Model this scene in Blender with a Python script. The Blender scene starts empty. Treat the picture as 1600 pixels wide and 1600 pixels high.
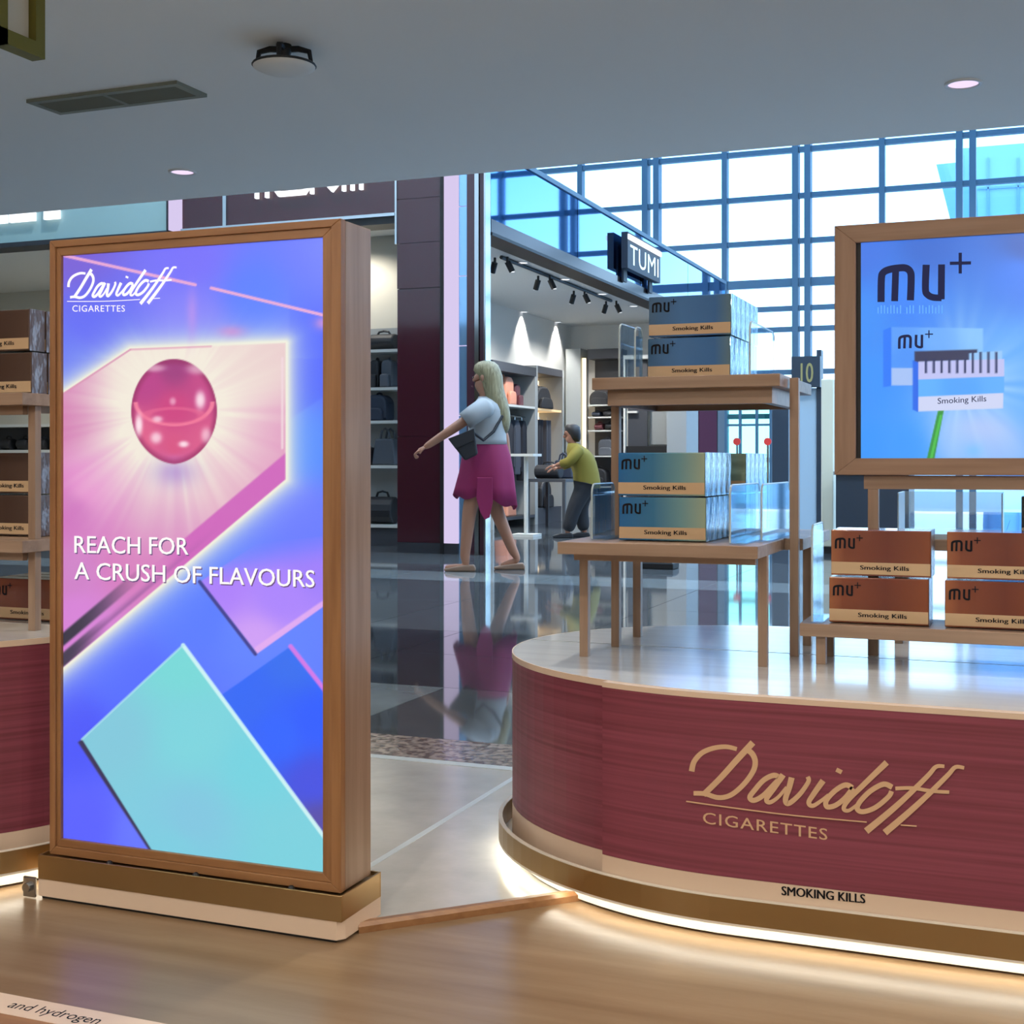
import bpy, bmesh, math, random
import numpy as np
from mathutils import Vector, Matrix
random.seed(4)
SC = bpy.context.scene
COL = SC.collection

# ------------------------------------------------------------------ camera
FPX, HZ, CH = 2050.0, 722.0, 0.86           # focal length in px of the 1600 px frame, horizon row, eye height (m)
YAW = math.atan(810.0 / FPX)
CA, SA = math.cos(YAW), math.sin(YAW)
cam_d = bpy.data.cameras.new('camera')
cam_d.sensor_width = 36.0
cam_d.lens = FPX / 1600.0 * 36.0
cam_d.shift_y = (HZ - 800.0) / 1600.0
cam_d.clip_end = 400
cam = bpy.data.objects.new('camera', cam_d)
cam.location = (0, 0, CH)
cam.rotation_euler = (math.pi / 2, 0, YAW)
COL.objects.link(cam)
SC.camera = cam

# ------------------------------------------------------------------ exposure, sky
SC.view_settings.view_transform = 'Standard'
SC.view_settings.look = 'None'
SC.view_settings.gamma = 1.0
SC.view_settings.use_curve_mapping = False
SC.view_settings.exposure = 0.12
SC.cycles.max_bounces = 10
SC.cycles.transparent_max_bounces = 24
SC.cycles.sample_clamp_indirect = 6.0
SC.cycles.caustics_reflective = True
SC.cycles.caustics_refractive = False

W = bpy.data.worlds.new('sky'); SC.world = W; W.use_nodes = True
wn = W.node_tree.nodes; wl = W.node_tree.links
for n in list(wn): wn.remove(n)
wo = wn.new('ShaderNodeOutputWorld'); wb = wn.new('ShaderNodeBackground')
tc = wn.new('ShaderNodeTexCoord'); sp = wn.new('ShaderNodeSeparateXYZ'); rp = wn.new('ShaderNodeValToRGB')
wl.new(tc.outputs['Generated'], sp.inputs[0]); wl.new(sp.outputs['Z'], rp.inputs[0])
rp.color_ramp.elements[0].position = 0.0; rp.color_ramp.elements[0].color = (0.56, 0.72, 0.90, 1)
rp.color_ramp.elements[1].position = 0.60; rp.color_ramp.elements[1].color = (0.28, 0.52, 0.86, 1)
e = rp.color_ramp.elements.new(0.14); e.color = (0.44, 0.66, 0.92, 1)
e = rp.color_ramp.elements.new(0.25); e.color = (0.22, 0.46, 0.84, 1)
wl.new(rp.outputs[0], wb.inputs[0]); wb.inputs[1].default_value = 4.6
wl.new(wb.outputs[0], wo.inputs[0])

# ------------------------------------------------------------------ projection helpers (measuring only)
def wpt(X, D, z): return Vector((X * CA - D * SA, X * SA + D * CA, z))
def onZ(px, py, z):
    D = (CH - z) * FPX / (py - HZ); return wpt((px - 800) / FPX * D, D, z)
def onY(px, py, y):
    D = y / ((px - 800) / FPX * SA + CA); return wpt((px - 800) / FPX * D, D, CH + (HZ - py) / FPX * D)
def onX(px, py, x):
    D = x / ((px - 800) / FPX * CA - SA); return wpt((px - 800) / FPX * D, D, CH + (HZ - py) / FPX * D)
def proj(p):
    X = p[0] * CA + p[1] * SA; D = -p[0] * SA + p[1] * CA
    return 800 + FPX * X / D, HZ - FPX * (p[2] - CH) / D

# ------------------------------------------------------------------ materials
def lin(c):
    o = []
    for v in c[:3]:
        v /= 255.0
        o.append(v / 12.92 if v <= 0.04045 else ((v + 0.055) / 1.055) ** 2.4)
    return (o[0], o[1], o[2], 1.0)

def mat(name, rgb, rough=0.5, metal=0.0, spec=0.5, coat=0.0, emit=None, estr=1.0, noise=None, bump=None, trans=0.0):
    m = bpy.data.materials.new(name); m.use_nodes = True
    nt = m.node_tree; b = nt.nodes['Principled BSDF']
    b.inputs['Base Color'].default_value = lin(rgb)
    b.inputs['Roughness'].default_value = rough
    b.inputs['Metallic'].default_value = metal
    b.inputs['Specular IOR Level'].default_value = spec
    b.inputs['Coat Weight'].default_value = coat
    b.inputs['Coat Roughness'].default_value = 0.08
    b.inputs['Transmission Weight'].default_value = trans
    if emit is not None:
        b.inputs['Emission Color'].default_value = lin(emit); b.inputs['Emission Strength'].default_value = estr
    tcn = None
    if noise or bump:
        tcn = nt.nodes.new('ShaderNodeTexCoord')
    if noise:                      # (second colour, (sx,sy,sz), detail, low, high)
        c2, sc, det, lo, hi = noise
        mp = nt.nodes.new('ShaderNodeMapping'); mp.inputs['Scale'].default_value = sc
        nz = nt.nodes.new('ShaderNodeTexNoise'); nz.inputs['Scale'].default_value = 1.0; nz.inputs['Detail'].default_value = det
        cr = nt.nodes.new('ShaderNodeValToRGB')
        cr.color_ramp.elements[0].position = lo; cr.color_ramp.elements[0].color = lin(rgb)
        cr.color_ramp.elements[1].position = hi; cr.color_ramp.elements[1].color = lin(c2)
        nt.links.new(tcn.outputs['Object'], mp.inputs[0]); nt.links.new(mp.outputs[0], nz.inputs['Vector'])
        nt.links.new(nz.outputs['Fac'], cr.inputs[0]); nt.links.new(cr.outputs[0], b.inputs['Base Color'])
    if bump:                       # ((sx,sy,sz), strength, distance)
        sc, st, di = bump
        mp = nt.nodes.new('ShaderNodeMapping'); mp.inputs['Scale'].default_value = sc
        nz = nt.nodes.new('ShaderNodeTexNoise'); nz.inputs['Scale'].default_value = 1.0; nz.inputs['Detail'].default_value = 3
        bp = nt.nodes.new('ShaderNodeBump'); bp.inputs['Strength'].default_value = st; bp.inputs['Distance'].default_value = di
        nt.links.new(tcn.outputs['Object'], mp.inputs[0]); nt.links.new(mp.outputs[0], nz.inputs['Vector'])
        nt.links.new(nz.outputs['Fac'], bp.inputs['Height']); nt.links.new(bp.outputs[0], b.inputs['Normal'])
    return m

def emat(name, rgb, s=1.0):
    m = bpy.data.materials.new(name); m.use_nodes = True
    nt = m.node_tree
    for n in list(nt.nodes): nt.nodes.remove(n)
    o = nt.nodes.new('ShaderNodeOutputMaterial'); e = nt.nodes.new('ShaderNodeEmission')
    e.inputs[0].default_value = lin(rgb); e.inputs[1].default_value = s
    nt.links.new(e.outputs[0], o.inputs[0]); return m

def glassmat(name, tint, gloss=0.12, rough=0.02, glcol=(255, 255, 255)):
    m = bpy.data.materials.new(name); m.use_nodes = True
    nt = m.node_tree
    for n in list(nt.nodes): nt.nodes.remove(n)
    o = nt.nodes.new('ShaderNodeOutputMaterial'); mx = nt.nodes.new('ShaderNodeMixShader')
    t = nt.nodes.new('ShaderNodeBsdfTransparent'); g = nt.nodes.new('ShaderNodeBsdfGlossy')
    t.inputs[0].default_value = lin(tint); g.inputs[0].default_value = lin(glcol); g.inputs['Roughness'].default_value = rough
    mx.inputs[0].default_value = gloss
    nt.links.new(t.outputs[0], mx.inputs[1]); nt.links.new(g.outputs[0], mx.inputs[2]); nt.links.new(mx.outputs[0], o.inputs[0])
    return m

def attrmat(name, strength=1.0):
    m = bpy.data.materials.new(name); m.use_nodes = True
    nt = m.node_tree; b = nt.nodes['Principled BSDF']
    a = nt.nodes.new('ShaderNodeAttribute'); a.attribute_name = 'print'
    b.inputs['Base Color'].default_value = (0.02, 0.02, 0.02, 1)
    b.inputs['Roughness'].default_value = 0.25
    nt.links.new(a.outputs['Color'], b.inputs['Emission Color']); b.inputs['Emission Strength'].default_value = strength
    return m

M = {}
M['ceiling'] = mat('ceiling_paint', (240, 241, 238), 0.75)
M['white'] = mat('white_paint', (226, 226, 222), 0.6)
M['wallbeige'] = mat('beige_paint', (205, 200, 186), 0.7)
M['woodx'] = mat('oak_veneer', (162, 136, 115), 0.42, noise=((142, 116, 96), (3, 60, 60), 4, 0.35, 0.7))
M['woodz'] = mat('oak_veneer_upright', (162, 136, 115), 0.42, noise=((142, 116, 96), (60, 60, 3), 4, 0.35, 0.7))
M['oakdark'] = mat('oak_frame', (156, 112, 72), 0.45, noise=((134, 92, 56), (4, 60, 60), 4, 0.35, 0.7))
M['oakdarkz'] = mat('oak_frame_upright', (156, 112, 72), 0.45, noise=((134, 92, 56), (60, 60, 4), 4, 0.35, 0.7))
M['burg'] = mat('burgundy_textile', (142, 70, 88), 0.42, noise=((113, 49, 62), (1.5, 1.5, 150), 5, 0.3, 0.72))
M['cream'] = mat('cream_laminate', (222, 198, 174), 0.42)
M['plinthtop'] = mat('pale_laminate_top', (226, 228, 228), 0.14, spec=1.0, coat=.4, noise=((216, 218, 218), (3, 40, 3), 3, 0.3, 0.7))
M['whitebase'] = mat('white_base', (232, 224, 208), 0.45)
M['gold'] = mat('satin_bronze', (172, 142, 98), 0.30, metal=0.85)
M['steel'] = mat('steel', (170, 170, 170), 0.25, metal=1.0)
M['brass'] = mat('brass', (120, 112, 48), 0.4, metal=0.55)
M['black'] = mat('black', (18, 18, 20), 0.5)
M['dark'] = mat('dark_grey', (44, 46, 52), 0.5)
M['led'] = emat('led_strip', (255, 248, 230), 17.0)
M['burgglass'] = mat('burgundy_gloss_panel', (62, 24, 34), 0.12, coat=0.5)
M['lilac'] = emat('lilac_light_panel', (214, 200, 236), 0.95)
M['teal'] = mat('teal_fascia', (150, 182, 182), 0.5)
M['mirror'] = mat('blue_mirror_glass', (98, 148, 200), 0.03, metal=1.0)
M['mullion'] = mat('mullion_metal', (76, 104, 124), 0.45, metal=0.2)
M['pane'] = glassmat('window_glass', (232, 246, 250), 0.06)
M['acrylic'] = glassmat('clear_acrylic', (240, 248, 252), 0.34, 0.03, (222, 240, 255))
M['acredge'] = mat('acrylic_edge', (214, 232, 238), 0.15, trans=0.3)
M['ink'] = mat('dark_ink', (16, 16, 24), 0.7, spec=.2)
M['tan'] = mat('tan_lettering', (216, 178, 140), 0.45)
M['printwhite'] = emat('backlit_white', (250, 246, 244), 0.98)
M['printshadow'] = emat('backlit_grey_print', (120, 92, 140), 0.8)
M['letters'] = emat('lit_letters', (245, 248, 255), 1.6)
M['downlight'] = emat('downlight_lens', (228, 208, 242), 1.15)
M['chrome'] = mat('chrome', (190, 200, 205), 0.12, metal=1.0)

# ------------------------------------------------------------------ object helpers
ORG = {}
def props(o, label=None, cat=None, group=None, kind=None):
    if label: o['label'] = label
    if cat: o['category'] = cat
    if group: o['group'] = group
    if kind: o['kind'] = kind
    return o
def thing(name, label, cat, loc=(0, 0, 0), group=None, kind=None):
    o = bpy.data.objects.new(name, None); COL.objects.link(o); o.location = loc; o.empty_display_size = 0.05
    ORG[o.name] = Vector(loc); return props(o, label, cat, group, kind)

class MB:
    def __init__(s): s.v = []; s.f = []
    def add(s, v, f):
        n = len(s.v); s.v += [tuple(p) for p in v]; s.f += [tuple(i + n for i in q) for q in f]; return s
    def box(s, x0, x1, y0, y1, z0, z1):
        return s.add([(x0, y0, z0), (x1, y0, z0), (x1, y1, z0), (x0, y1, z0), (x0, y0, z1), (x1, y0, z1), (x1, y1, z1), (x0, y1, z1)],
                     [(0, 3, 2, 1), (4, 5, 6, 7), (0, 1, 5, 4), (1, 2, 6, 5), (2, 3, 7, 6), (3, 0, 4, 7)])
    def quad(s, a, b, c, d): return s.add([a, b, c, d], [(0, 1, 2, 3)])
    def prism(s, pts, axis, lo, hi):
        n = len(pts); v = []
        for h in (lo, hi):
            for p in pts:
                v.append({'x': (h, p[0], p[1]), 'y': (p[0], h, p[1]), 'z': (p[0], p[1], h)}[axis])
        return s.add(v, [tuple(range(n))[::-1], tuple(range(n, 2 * n))] + [(i, (i + 1) % n, n + (i + 1) % n, n + i) for i in range(n)])
    def tube(s, pts, r, n=8, caps=True):
        pts = [Vector(p) for p in pts]; rs = r if isinstance(r, (list, tuple)) else [r] * len(pts); v = []; f = []
        prev = None
        for i, p in enumerate(pts):
            t = (pts[min(i + 1, len(pts) - 1)] - pts[max(i - 1, 0)]).normalized()
            if prev is None:
                a = t.cross(Vector((0, 0, 1)))
                if a.length < 1e-3: a = t.cross(Vector((1, 0, 0)))
            else: a = prev - t * prev.dot(t)
            a.normalize(); prev = a; b = t.cross(a)
            for k in range(n):
                an = 2 * math.pi * k / n; v.append(p + (a * math.cos(an) + b * math.sin(an)) * rs[i])
        for i in range(len(pts) - 1):
            for k in range(n): f.append((i * n + k, i * n + (k + 1) % n, (i + 1) * n + (k + 1) % n, (i + 1) * n + k))
        if caps: f.append(tuple(range(n))[::-1]); f.append(tuple((len(pts) - 1) * n + k for k in range(n)))
        return s.add(v, f)
    def lathe(s, prof, c, n=24):
        v = []; f = []
        for (r, z) in prof:
            for k in range(n):
                a = 2 * math.pi * k / n; v.append((c[0] + r * math.cos(a), c[1] + r * math.sin(a), c[2] + z))
        for i in range(len(prof) - 1):
            for k in range(n): f.append((i * n + k, i * n + (k + 1) % n, (i + 1) * n + (k + 1) % n, (i + 1) * n + k))
        if prof[0][0] > 1e-4: f.append(tuple(range(n))[::-1])
        if prof[-1][0] > 1e-4: f.append(tuple((len(prof) - 1) * n + k for k in range(n)))
        return s.add(v, f)
    def loft(s, rings, n=28, caps=True):
        v = []; f = []
        for (cx, cy, cz, rx, ry) in rings:
            for k in range(n):
                a = 2 * math.pi * k / n; v.append((cx + rx * math.cos(a), cy + ry * math.sin(a), cz))
        for i in range(len(rings) - 1):
            for k in range(n): f.append((i * n + k, i * n + (k + 1) % n, (i + 1) * n + (k + 1) % n, (i + 1) * n + k))
        if caps: f.append(tuple(range(n))[::-1]); f.append(tuple((len(rings) - 1) * n + k for k in range(n)))
        return s.add(v, f)
    def build(s, name, m, parent=None, label=None, cat=None, group=None, kind=None, smooth=False, bevel=0.0):
        org = ORG.get(parent.name, Vector((0, 0, 0))) if parent else Vector((0, 0, 0))
        me = bpy.data.meshes.new(name)
        me.from_pydata([(p[0] - org.x, p[1] - org.y, p[2] - org.z) for p in s.v], [], s.f)
        bm = bmesh.new(); bm.from_mesh(me); bmesh.ops.recalc_face_normals(bm, faces=bm.faces); bm.to_mesh(me); bm.free()
        me.materials.append(M[m] if isinstance(m, str) else m)
        if smooth:
            for p in me.polygons: p.use_smooth = True
        o = bpy.data.objects.new(name, me); COL.objects.link(o)
        if parent: o.parent = parent
        ORG[o.name] = org.copy()
        if bevel:
            bv = o.modifiers.new('bevel', 'BEVEL'); bv.width = bevel; bv.segments = 2; bv.limit_method = 'ANGLE'
        return props(o, label, cat, group, kind)

def bx(name, m, x0, x1, y0, y1, z0, z1, parent=None, **k): return MB().box(x0, x1, y0, y1, z0, z1).build(name, m, parent, **k)

def copy_tree(o, loc, label):
    c = o.copy(); COL.objects.link(c); c.location = loc; c['label'] = label
    for ch in o.children:
        d = ch.copy(); COL.objects.link(d); d.parent = c
        for g in ch.children:
            q = g.copy(); COL.objects.link(q); q.parent = d
    return c

# flat lettering --------------------------------------------------------------
_txt = {}
def text2d(s, spacing=1.0, bold=0.0):
    key = (s, spacing, bold)
    if key not in _txt:
        c = bpy.data.curves.new('t', 'FONT'); c.body = s; c.space_character = spacing; c.resolution_u = 3; c.offset = bold
        o = bpy.data.objects.new('t', c); COL.objects.link(o)
        bpy.context.view_layer.update()
        me = bpy.data.meshes.new_from_object(o.evaluated_get(bpy.context.evaluated_depsgraph_get()))
        v = [(p.co.x, p.co.y) for p in me.vertices]; f = [tuple(p.vertices) for p in me.polygons]
        bpy.data.objects.remove(o); bpy.data.curves.remove(c); bpy.data.meshes.remove(me)
        x0 = min(p[0] for p in v); x1 = max(p[0] for p in v); y0 = min(p[1] for p in v); y1 = max(p[1] for p in v)
        _txt[key] = ([((p[0] - x0) / (x1 - x0), (p[1] - y0) / (y1 - y0)) for p in v], f)
    return _txt[key]

def smoothpts(p, k=6):
    if len(p) < 3: return list(p)
    q = [p[0]] + list(p) + [p[-1]]; out = []
    for i in range(1, len(q) - 2):
        a, b, c, d = [np.array(z, float) for z in q[i - 1:i + 3]]
        for j in range(k):
            t = j / k
            out.append(tuple(0.5 * (2 * b + (c - a) * t + (2 * a - 5 * b + 4 * c - d) * t * t + (3 * b - a - 3 * c + d) * t ** 3)))
    out.append(tuple(p[-1])); return out

def stroke2d(pts, w0, w1=None, smooth=True):
    """a brush stroke as flat quads in 2-D; returns verts, faces"""
    p = smoothpts(pts) if smooth else list(pts)
    w1 = w0 if w1 is None else w1
    v = []; f = []; n = len(p)
    for i in range(n):
        a = np.array(p[max(i - 1, 0)], float); b = np.array(p[min(i + 1, n - 1)], float)
        t = b - a; t = t / (np.linalg.norm(t) + 1e-9); nn = np.array((-t[1], t[0]))
        w = (w0 + (w1 - w0) * i / max(n - 1, 1)) / 2
        c = np.array(p[i], float); v += [tuple(c + nn * w), tuple(c - nn * w)]
    for i in range(n - 1): f.append((2 * i, 2 * i + 1, 2 * i + 3, 2 * i + 2))
    return v, f

# script word-mark, traced in its own design units
SCRIPT = [([(69.3, 251.0), (82.5, 200.5), (122.9, 155.1), (183.5, 129.8), (249.2, 122.7), (304.7, 134.8)], 30, 22),
          ([(388.6, 100.5), (309.8, 185.4), (218.9, 286.4), (130.0, 373.3)], 34, 30),
          ([(79.4, 365.2), (138.0, 367.2), (208.8, 387.4), (274.4, 373.3), (340.1, 318.7), (388.6, 252.0), (400.7, 200.5), (385.6, 160.1), (355.3, 134.8)], 24, 30),
          ([(534.1, 288.4), (499.7, 271.2), (447.2, 294.5), (398.7, 347.0), (372.4, 385.4), (394.7, 401.6), (443.1, 375.3), (499.7, 316.7), (536.1, 278.3)], 28, 26),
          ([(546.2, 268.2), (495.7, 342.0), (459.3, 395.5), (477.5, 411.7), (519.9, 385.4), (564.4, 331.9)], 32, 16),
          ([(590.7, 282.3), (578.5, 331.9), (558.3, 395.5), (574.5, 417.7), (631.1, 371.3), (677.5, 304.6), (673.5, 278.3)], 32, 22),
          ([(754.3, 298.5), (705.8, 367.2), (679.6, 411.7), (699.8, 429.9), (744.2, 403.6), (782.6, 371.3)], 32, 16),
          ([(842.2, 237.9), (832.1, 258.1)], 32, 32),
          ([(907.9, 336.9), (871.5, 320.7), (819.0, 349.0), (772.5, 399.5), (774.5, 433.9), (817.0, 427.8), (867.5, 389.4), (909.9, 334.9)], 28, 26),
          ([(1085.7, 203.5), (978.6, 306.6), (887.7, 397.5), (861.4, 444.0), (887.7, 454.1), (928.1, 425.8)], 32, 16),
          ([(1114.0, 332.9), (1069.5, 316.7), (1002.9, 351.0), (948.3, 405.6), (932.1, 444.0), (962.4, 460.2), (1027.1, 437.9), (1093.8, 383.4), (1111.0, 353.1)], 28, 26),
          ([(1385.8, 223.8), (1342.3, 225.8), (1301.9, 270.2), (1198.9, 372.3), (1097.8, 463.2), (978.6, 561.2)], 18, 36),
          ([(1488.8, 231.8), (1443.3, 227.8), (1402.9, 270.2), (1299.9, 372.3), (1188.8, 473.3), (1075.6, 569.3)], 18, 36),
          ([(1130.2, 338.9), (1219.1, 336.9), (1320.1, 352.1), (1411.0, 358.1)], 20, 18),
          ([(42.1, 405.6), (309.8, 443.0), (612.9, 480.4), (981.6, 513.7)], 7, 7),
          ([(1158.4, 528.9), (1241.3, 534.9)], 7, 7)]
# lower-case word-mark with a raised plus, 1 unit = x-height
def mu_mark():
    k = 1 / 200.0
    S = [([(500, 548), (502, 420), (512, 385), (545, 368), (600, 360), (640, 362), (664, 385), (668, 430), (664, 542)], 40, 40),
         ([(582, 362), (576, 545)], 38, 38),
         ([(752, 345), (748, 480), (760, 512), (790, 528), (838, 532)], 40, 36),
         ([(838, 345), (836, 540)], 38, 38),
         ([(942, 282), (942, 398)], 18, 18), ([(884, 340), (1002, 340)], 18, 18)]
    out = []
    for p, a, b in S:
        out.append(([((x - 480) * k, (548 - y) * k) for x, y in p], a * k, b * k))
    return out
MU = mu_mark()            # spans x 0..2.6, y 0..1.33

def lettering(strokes, fn, mb=None):
    mb = mb or MB()
    for i, (p, a, b) in enumerate(strokes):
        v, f = stroke2d(p, a, b)
        v3 = [Vector(fn(*q)) for q in v]
        for q in v3: q.y -= .00012 * i                     # crossing strokes lie on top of each other
        mb.add(v3, f)
    return mb
def textmesh(s, fn, spacing=1.0, bold=0.0, mb=None):
    mb = mb or MB(); v, f = text2d(s, spacing, 0.0)
    mb.add([fn(*q) for q in v], f)
    if bold:
        k = bold * 4.0 / len(s)
        mb.add([Vector(fn(q[0] + k, q[1])) - Vector((0, .0001, 0)) for q in v], f)
    return mb

# ================================================================== LIGHTS OF THE SHOP CEILING
CZ = 2.6
def lamp(name, kind, loc, power, color, size=0.1, rot=(0, 0, 0), spot=None):
    l = bpy.data.lights.new(name, kind); l.energy = power; l.color = color
    if kind == 'AREA': l.shape = 'DISK'; l.size = size
    if kind == 'POINT': l.shadow_soft_size = size
    if kind == 'SPOT': l.shadow_soft_size = size; l.spot_size = spot or 2.2; l.spot_blend = 0.6
    o = bpy.data.objects.new(name, l); o.location = loc; o.rotation_euler = rot; COL.objects.link(o); return o

M['rim'] = mat('downlight_rim', (225, 225, 225), 0.4)
def downlight(x, y, z, label, r=0.075, power=0.0, color=(1.0, 0.93, 0.84), group=None, lens='downlight'):
    t = thing('ceiling_downlight', label, 'downlight', (x, y, z), group)
    MB().lathe([(r * 0.82, 0.0), (r * 0.84, -0.008), (r, -0.010), (r * 1.04, -0.002), (r * 1.04, 0.0)], (x, y, z), 24).build('rim', 'rim', t, smooth=True)
    MB().lathe([(0.0, -0.004), (r * 0.82, -0.004)], (x, y, z), 24).build('lens', lens, t)
    if power:
        lamp('downlight_lamp', 'SPOT', (x, y, z - 0.03), power, color, 0.06, (0, 0, 0), 2.5)
    return t

# ================================================================== FLOOR
YB, YM0, YM1 = 3.40, 3.45, 3.71            # white joint, mosaic band
M['wood_floor'] = mat('wood_floor', (150, 126, 98), 0.30, noise=((128, 102, 74), (1.6, 22, 1), 5, 0.3, 0.7), bump=((22, 30, 1), .10, .004))
M['stone_pale'] = mat('pale_stone', (206, 203, 194), 0.16, noise=((190, 187, 178), (9, 9, 1), 5, 0.3, 0.7), bump=((26, 26, 1), .12, .004))
M['joint'] = mat('white_joint', (215, 222, 220), 0.3)
M['mosaic'] = mat('mosaic_brown', (108, 92, 84), 0.12, noise=((168, 152, 140), (38, 38, 1), 1, 0.42, 0.58), bump=((30, 30, 1), 0.35, 0.004))
M['stone_a'] = mat('granite_grey', (92, 96, 98), 0.045, spec=0.9, noise=((82, 86, 88), (6, 6, 1), 4, 0.3, 0.7))
M['stone_b'] = mat('granite_charcoal', (70, 74, 78), 0.045, spec=0.9, noise=((60, 64, 68), (6, 6, 1), 4, 0.3, 0.7))
M['stone_c'] = mat('granite_pale', (138, 146, 146), 0.05, spec=0.9, noise=((126, 134, 136), (6, 6, 1), 4, 0.3, 0.7))
M['sub'] = mat('floor_screed', (70, 70, 68), 0.8)
flo = thing('floor', 'polished stone and wood floor running from the shop into the mall', None, (0, 0, 0), kind='structure')
bx('screed', 'sub', -14, 14, -5, 24.0, -0.30, -0.012, flo)
# wood floor inside the diagonal line of the strip, pale stone beyond it
A = Vector((-1.75, 1.56, 0)); Bq = Vector((0.10, 3.36, 0))
MB().prism([(-14, -5), (14, -5), (14, YB), (0.20, YB), (-1.118, 2.165), (-14, 2.165)], 'z', -0.012, 0.0).build('wood_panel', 'wood_floor', flo)
MB().prism([(-14, 2.169), (-1.120, 2.169), (0.194, YB), (-14, YB)], 'z', -0.012, 0.0).build('stone_slab', 'stone_pale', flo)
bx('joint_strip', 'joint', -14, 14, YB, YM0 - 0.01, -0.012, 0.0012, flo)
bx('joint_strip', 'joint', -1.316, -1.300, 2.18, YB, -0.012, 0.0008, flo)
bx('mosaic_band', 'mosaic', -14, 14, YM0, YM1, -0.012, 0.0, flo)
g = 0.004
rows = [(YM1, 4.56, 'a'), (4.56, 5.35, 'b'), (5.35, 6.10, 'b'), (6.10, 7.4, 'a'), (7.4, 8.68, 'a'), (8.68, 9.38, 'c'), (9.38, 10.4, 'a'), (10.4, 11.2, 'a')]
y = 11.2
while y < 23.9:
    rows.append((y, min(y + 1.6, 24.0), 'ab'[int(y) % 2])); y += 1.6
sl = {}
for (y0, y1, k) in rows:
    x = -12.88 - (0 if k != 'b' else 0.6)
    while x < 12:
        kk = k
        if y0 == YM1 and x + 1.2 <= -2.05: kk = 'c'
        key = (round(y1 - y0, 3), kk)
        if key not in sl:
            o = bx('floor_slab', 'stone_' + kk, -0.6 + g / 2, 0.6 - g / 2, g / 2, y1 - y0 - g / 2, -0.012, 0.0, flo); sl[key] = o
        else:
            o = sl[key].copy(); COL.objects.link(o)
        o.location = (x + 0.6, y0, 0); x += 1.2

# ================================================================== CEILING, ROOF AND WALLS
CE = 7.28
ce = thing('ceiling', 'low painted shop ceiling ending in a straight edge towards the mall', None, (0, 0, CZ), kind='structure')
bx('ceiling_slab', 'ceiling', -14, 14, -5, CE, CZ, CZ + 0.30, ce)
bx('upper_bulkhead', 'ceiling', -14, 14, CE - 0.2, CE, CZ + 0.30, 8.3, ce)
rf = thing('ceiling_mall_roof', 'unseen mall roof with skylights added for daylight', None, (0, 15, 8.3), kind='structure')
for a in ((-14, 14, CE - 0.2, 9.0), (-14, 14, 22.6, 24.3), (-14, -11, 9.0, 22.6), (11, 14, 9.0, 22.6)):
    bx('roof_slab', 'white', *a, 8.3, 8.6, rf)
for i in range(6):
    xx = -11 + 22 * i / 5
    bx('roof_beam', 'white', xx - .15, xx + .15, 9.0, 22.6, 8.3, 8.75, rf)
for i in range(5):
    xx = -11 + 22 * i / 5
    MB().quad((xx + .15, 9.0, 8.7), (xx + 4.25, 9.0, 8.7), (xx + 4.25, 22.6, 8.7), (xx + .15, 22.6, 8.7)).build('added_skylight_pane', 'pane', rf)  # skylight panes added to let more daylight into the mall
bx('wall_back', 'wallbeige', -14, 14, -5.2, -5, 0, CZ, kind='structure')
bx('wall_left', 'wallbeige', -14.2, -14, -5, 24.2, 0, 8.3, kind='structure')
bx('wall_right', 'wallbeige', 14, 14.2, -5, 24.2, 0, 8.3, kind='structure')

p = onZ(285, 268, CZ); downlight(p.x, p.y, CZ, 'ceiling downlight above the tall light box, nearest the ceiling edge', 0.08, 50)
p = onZ(1505, 130, CZ); downlight(p.x, p.y, CZ, 'ceiling downlight above the blue screen on the right', 0.082, 60)
k = 0
for yy in (3.0, 0.6, -2.2):
    for xx in (-3.4, -0.9, 1.6):
        k += 1
        downlight(xx, yy, CZ, 'ceiling downlight outside the picture, %s row from the edge, %s' % (('first', 'second', 'third')[(k - 1) // 3], ('left', 'middle', 'right')[(k - 1) % 3]), 0.08, 64, group='downlights over the shop floor')

# ceiling air vent
P0, P1, P2 = onZ(45, 157, CZ), onZ(322, 146, CZ), onZ(272, 126, CZ)
va = onZ(95, 176, CZ)
M['ventdark'] = mat('vent_shadow', (20, 22, 20), 0.8)
M['ventmetal'] = mat('vent_metal', (128, 132, 120), 0.45, metal=0.2)
vx0, vx1, vy0, vy1 = -4.33, -3.55, 4.66, 5.02
pts = [onZ(q[0], q[1], CZ) for q in ((45, 157), (100, 174), (322, 146), (272, 126))]
vx0 = min(q.x for q in pts); vx1 = max(q.x for q in pts); vy0 = min(q.y for q in pts); vy1 = max(q.y for q in pts)
vt = thing('air_vent', 'rectangular louvred air vent in the ceiling', 'vent', ((vx0 + vx1) / 2, (vy0 + vy1) / 2, CZ))
z0 = CZ - 0.016
bx('vent_cavity', 'ventdark', vx0 + .03, vx1 - .03, vy0 + .03, vy1 - .03, CZ - 0.003, CZ - 0.0005, vt)
for a in ((vx0, vx1, vy0, vy0 + .035), (vx0, vx1, vy1 - .035, vy1), (vx0, vx0 + .035, vy0 + .035, vy1 - .035), (vx1 - .035, vx1, vy0 + .035, vy1 - .035)):
    bx('vent_frame', 'ventmetal', *a, z0, CZ, vt)
xm = (vx0 + vx1) / 2
bx('divider', 'ventmetal', xm - .012, xm + .012, vy0 + .035, vy1 - .035, z0, CZ - .003, vt)
ns = 9
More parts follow.
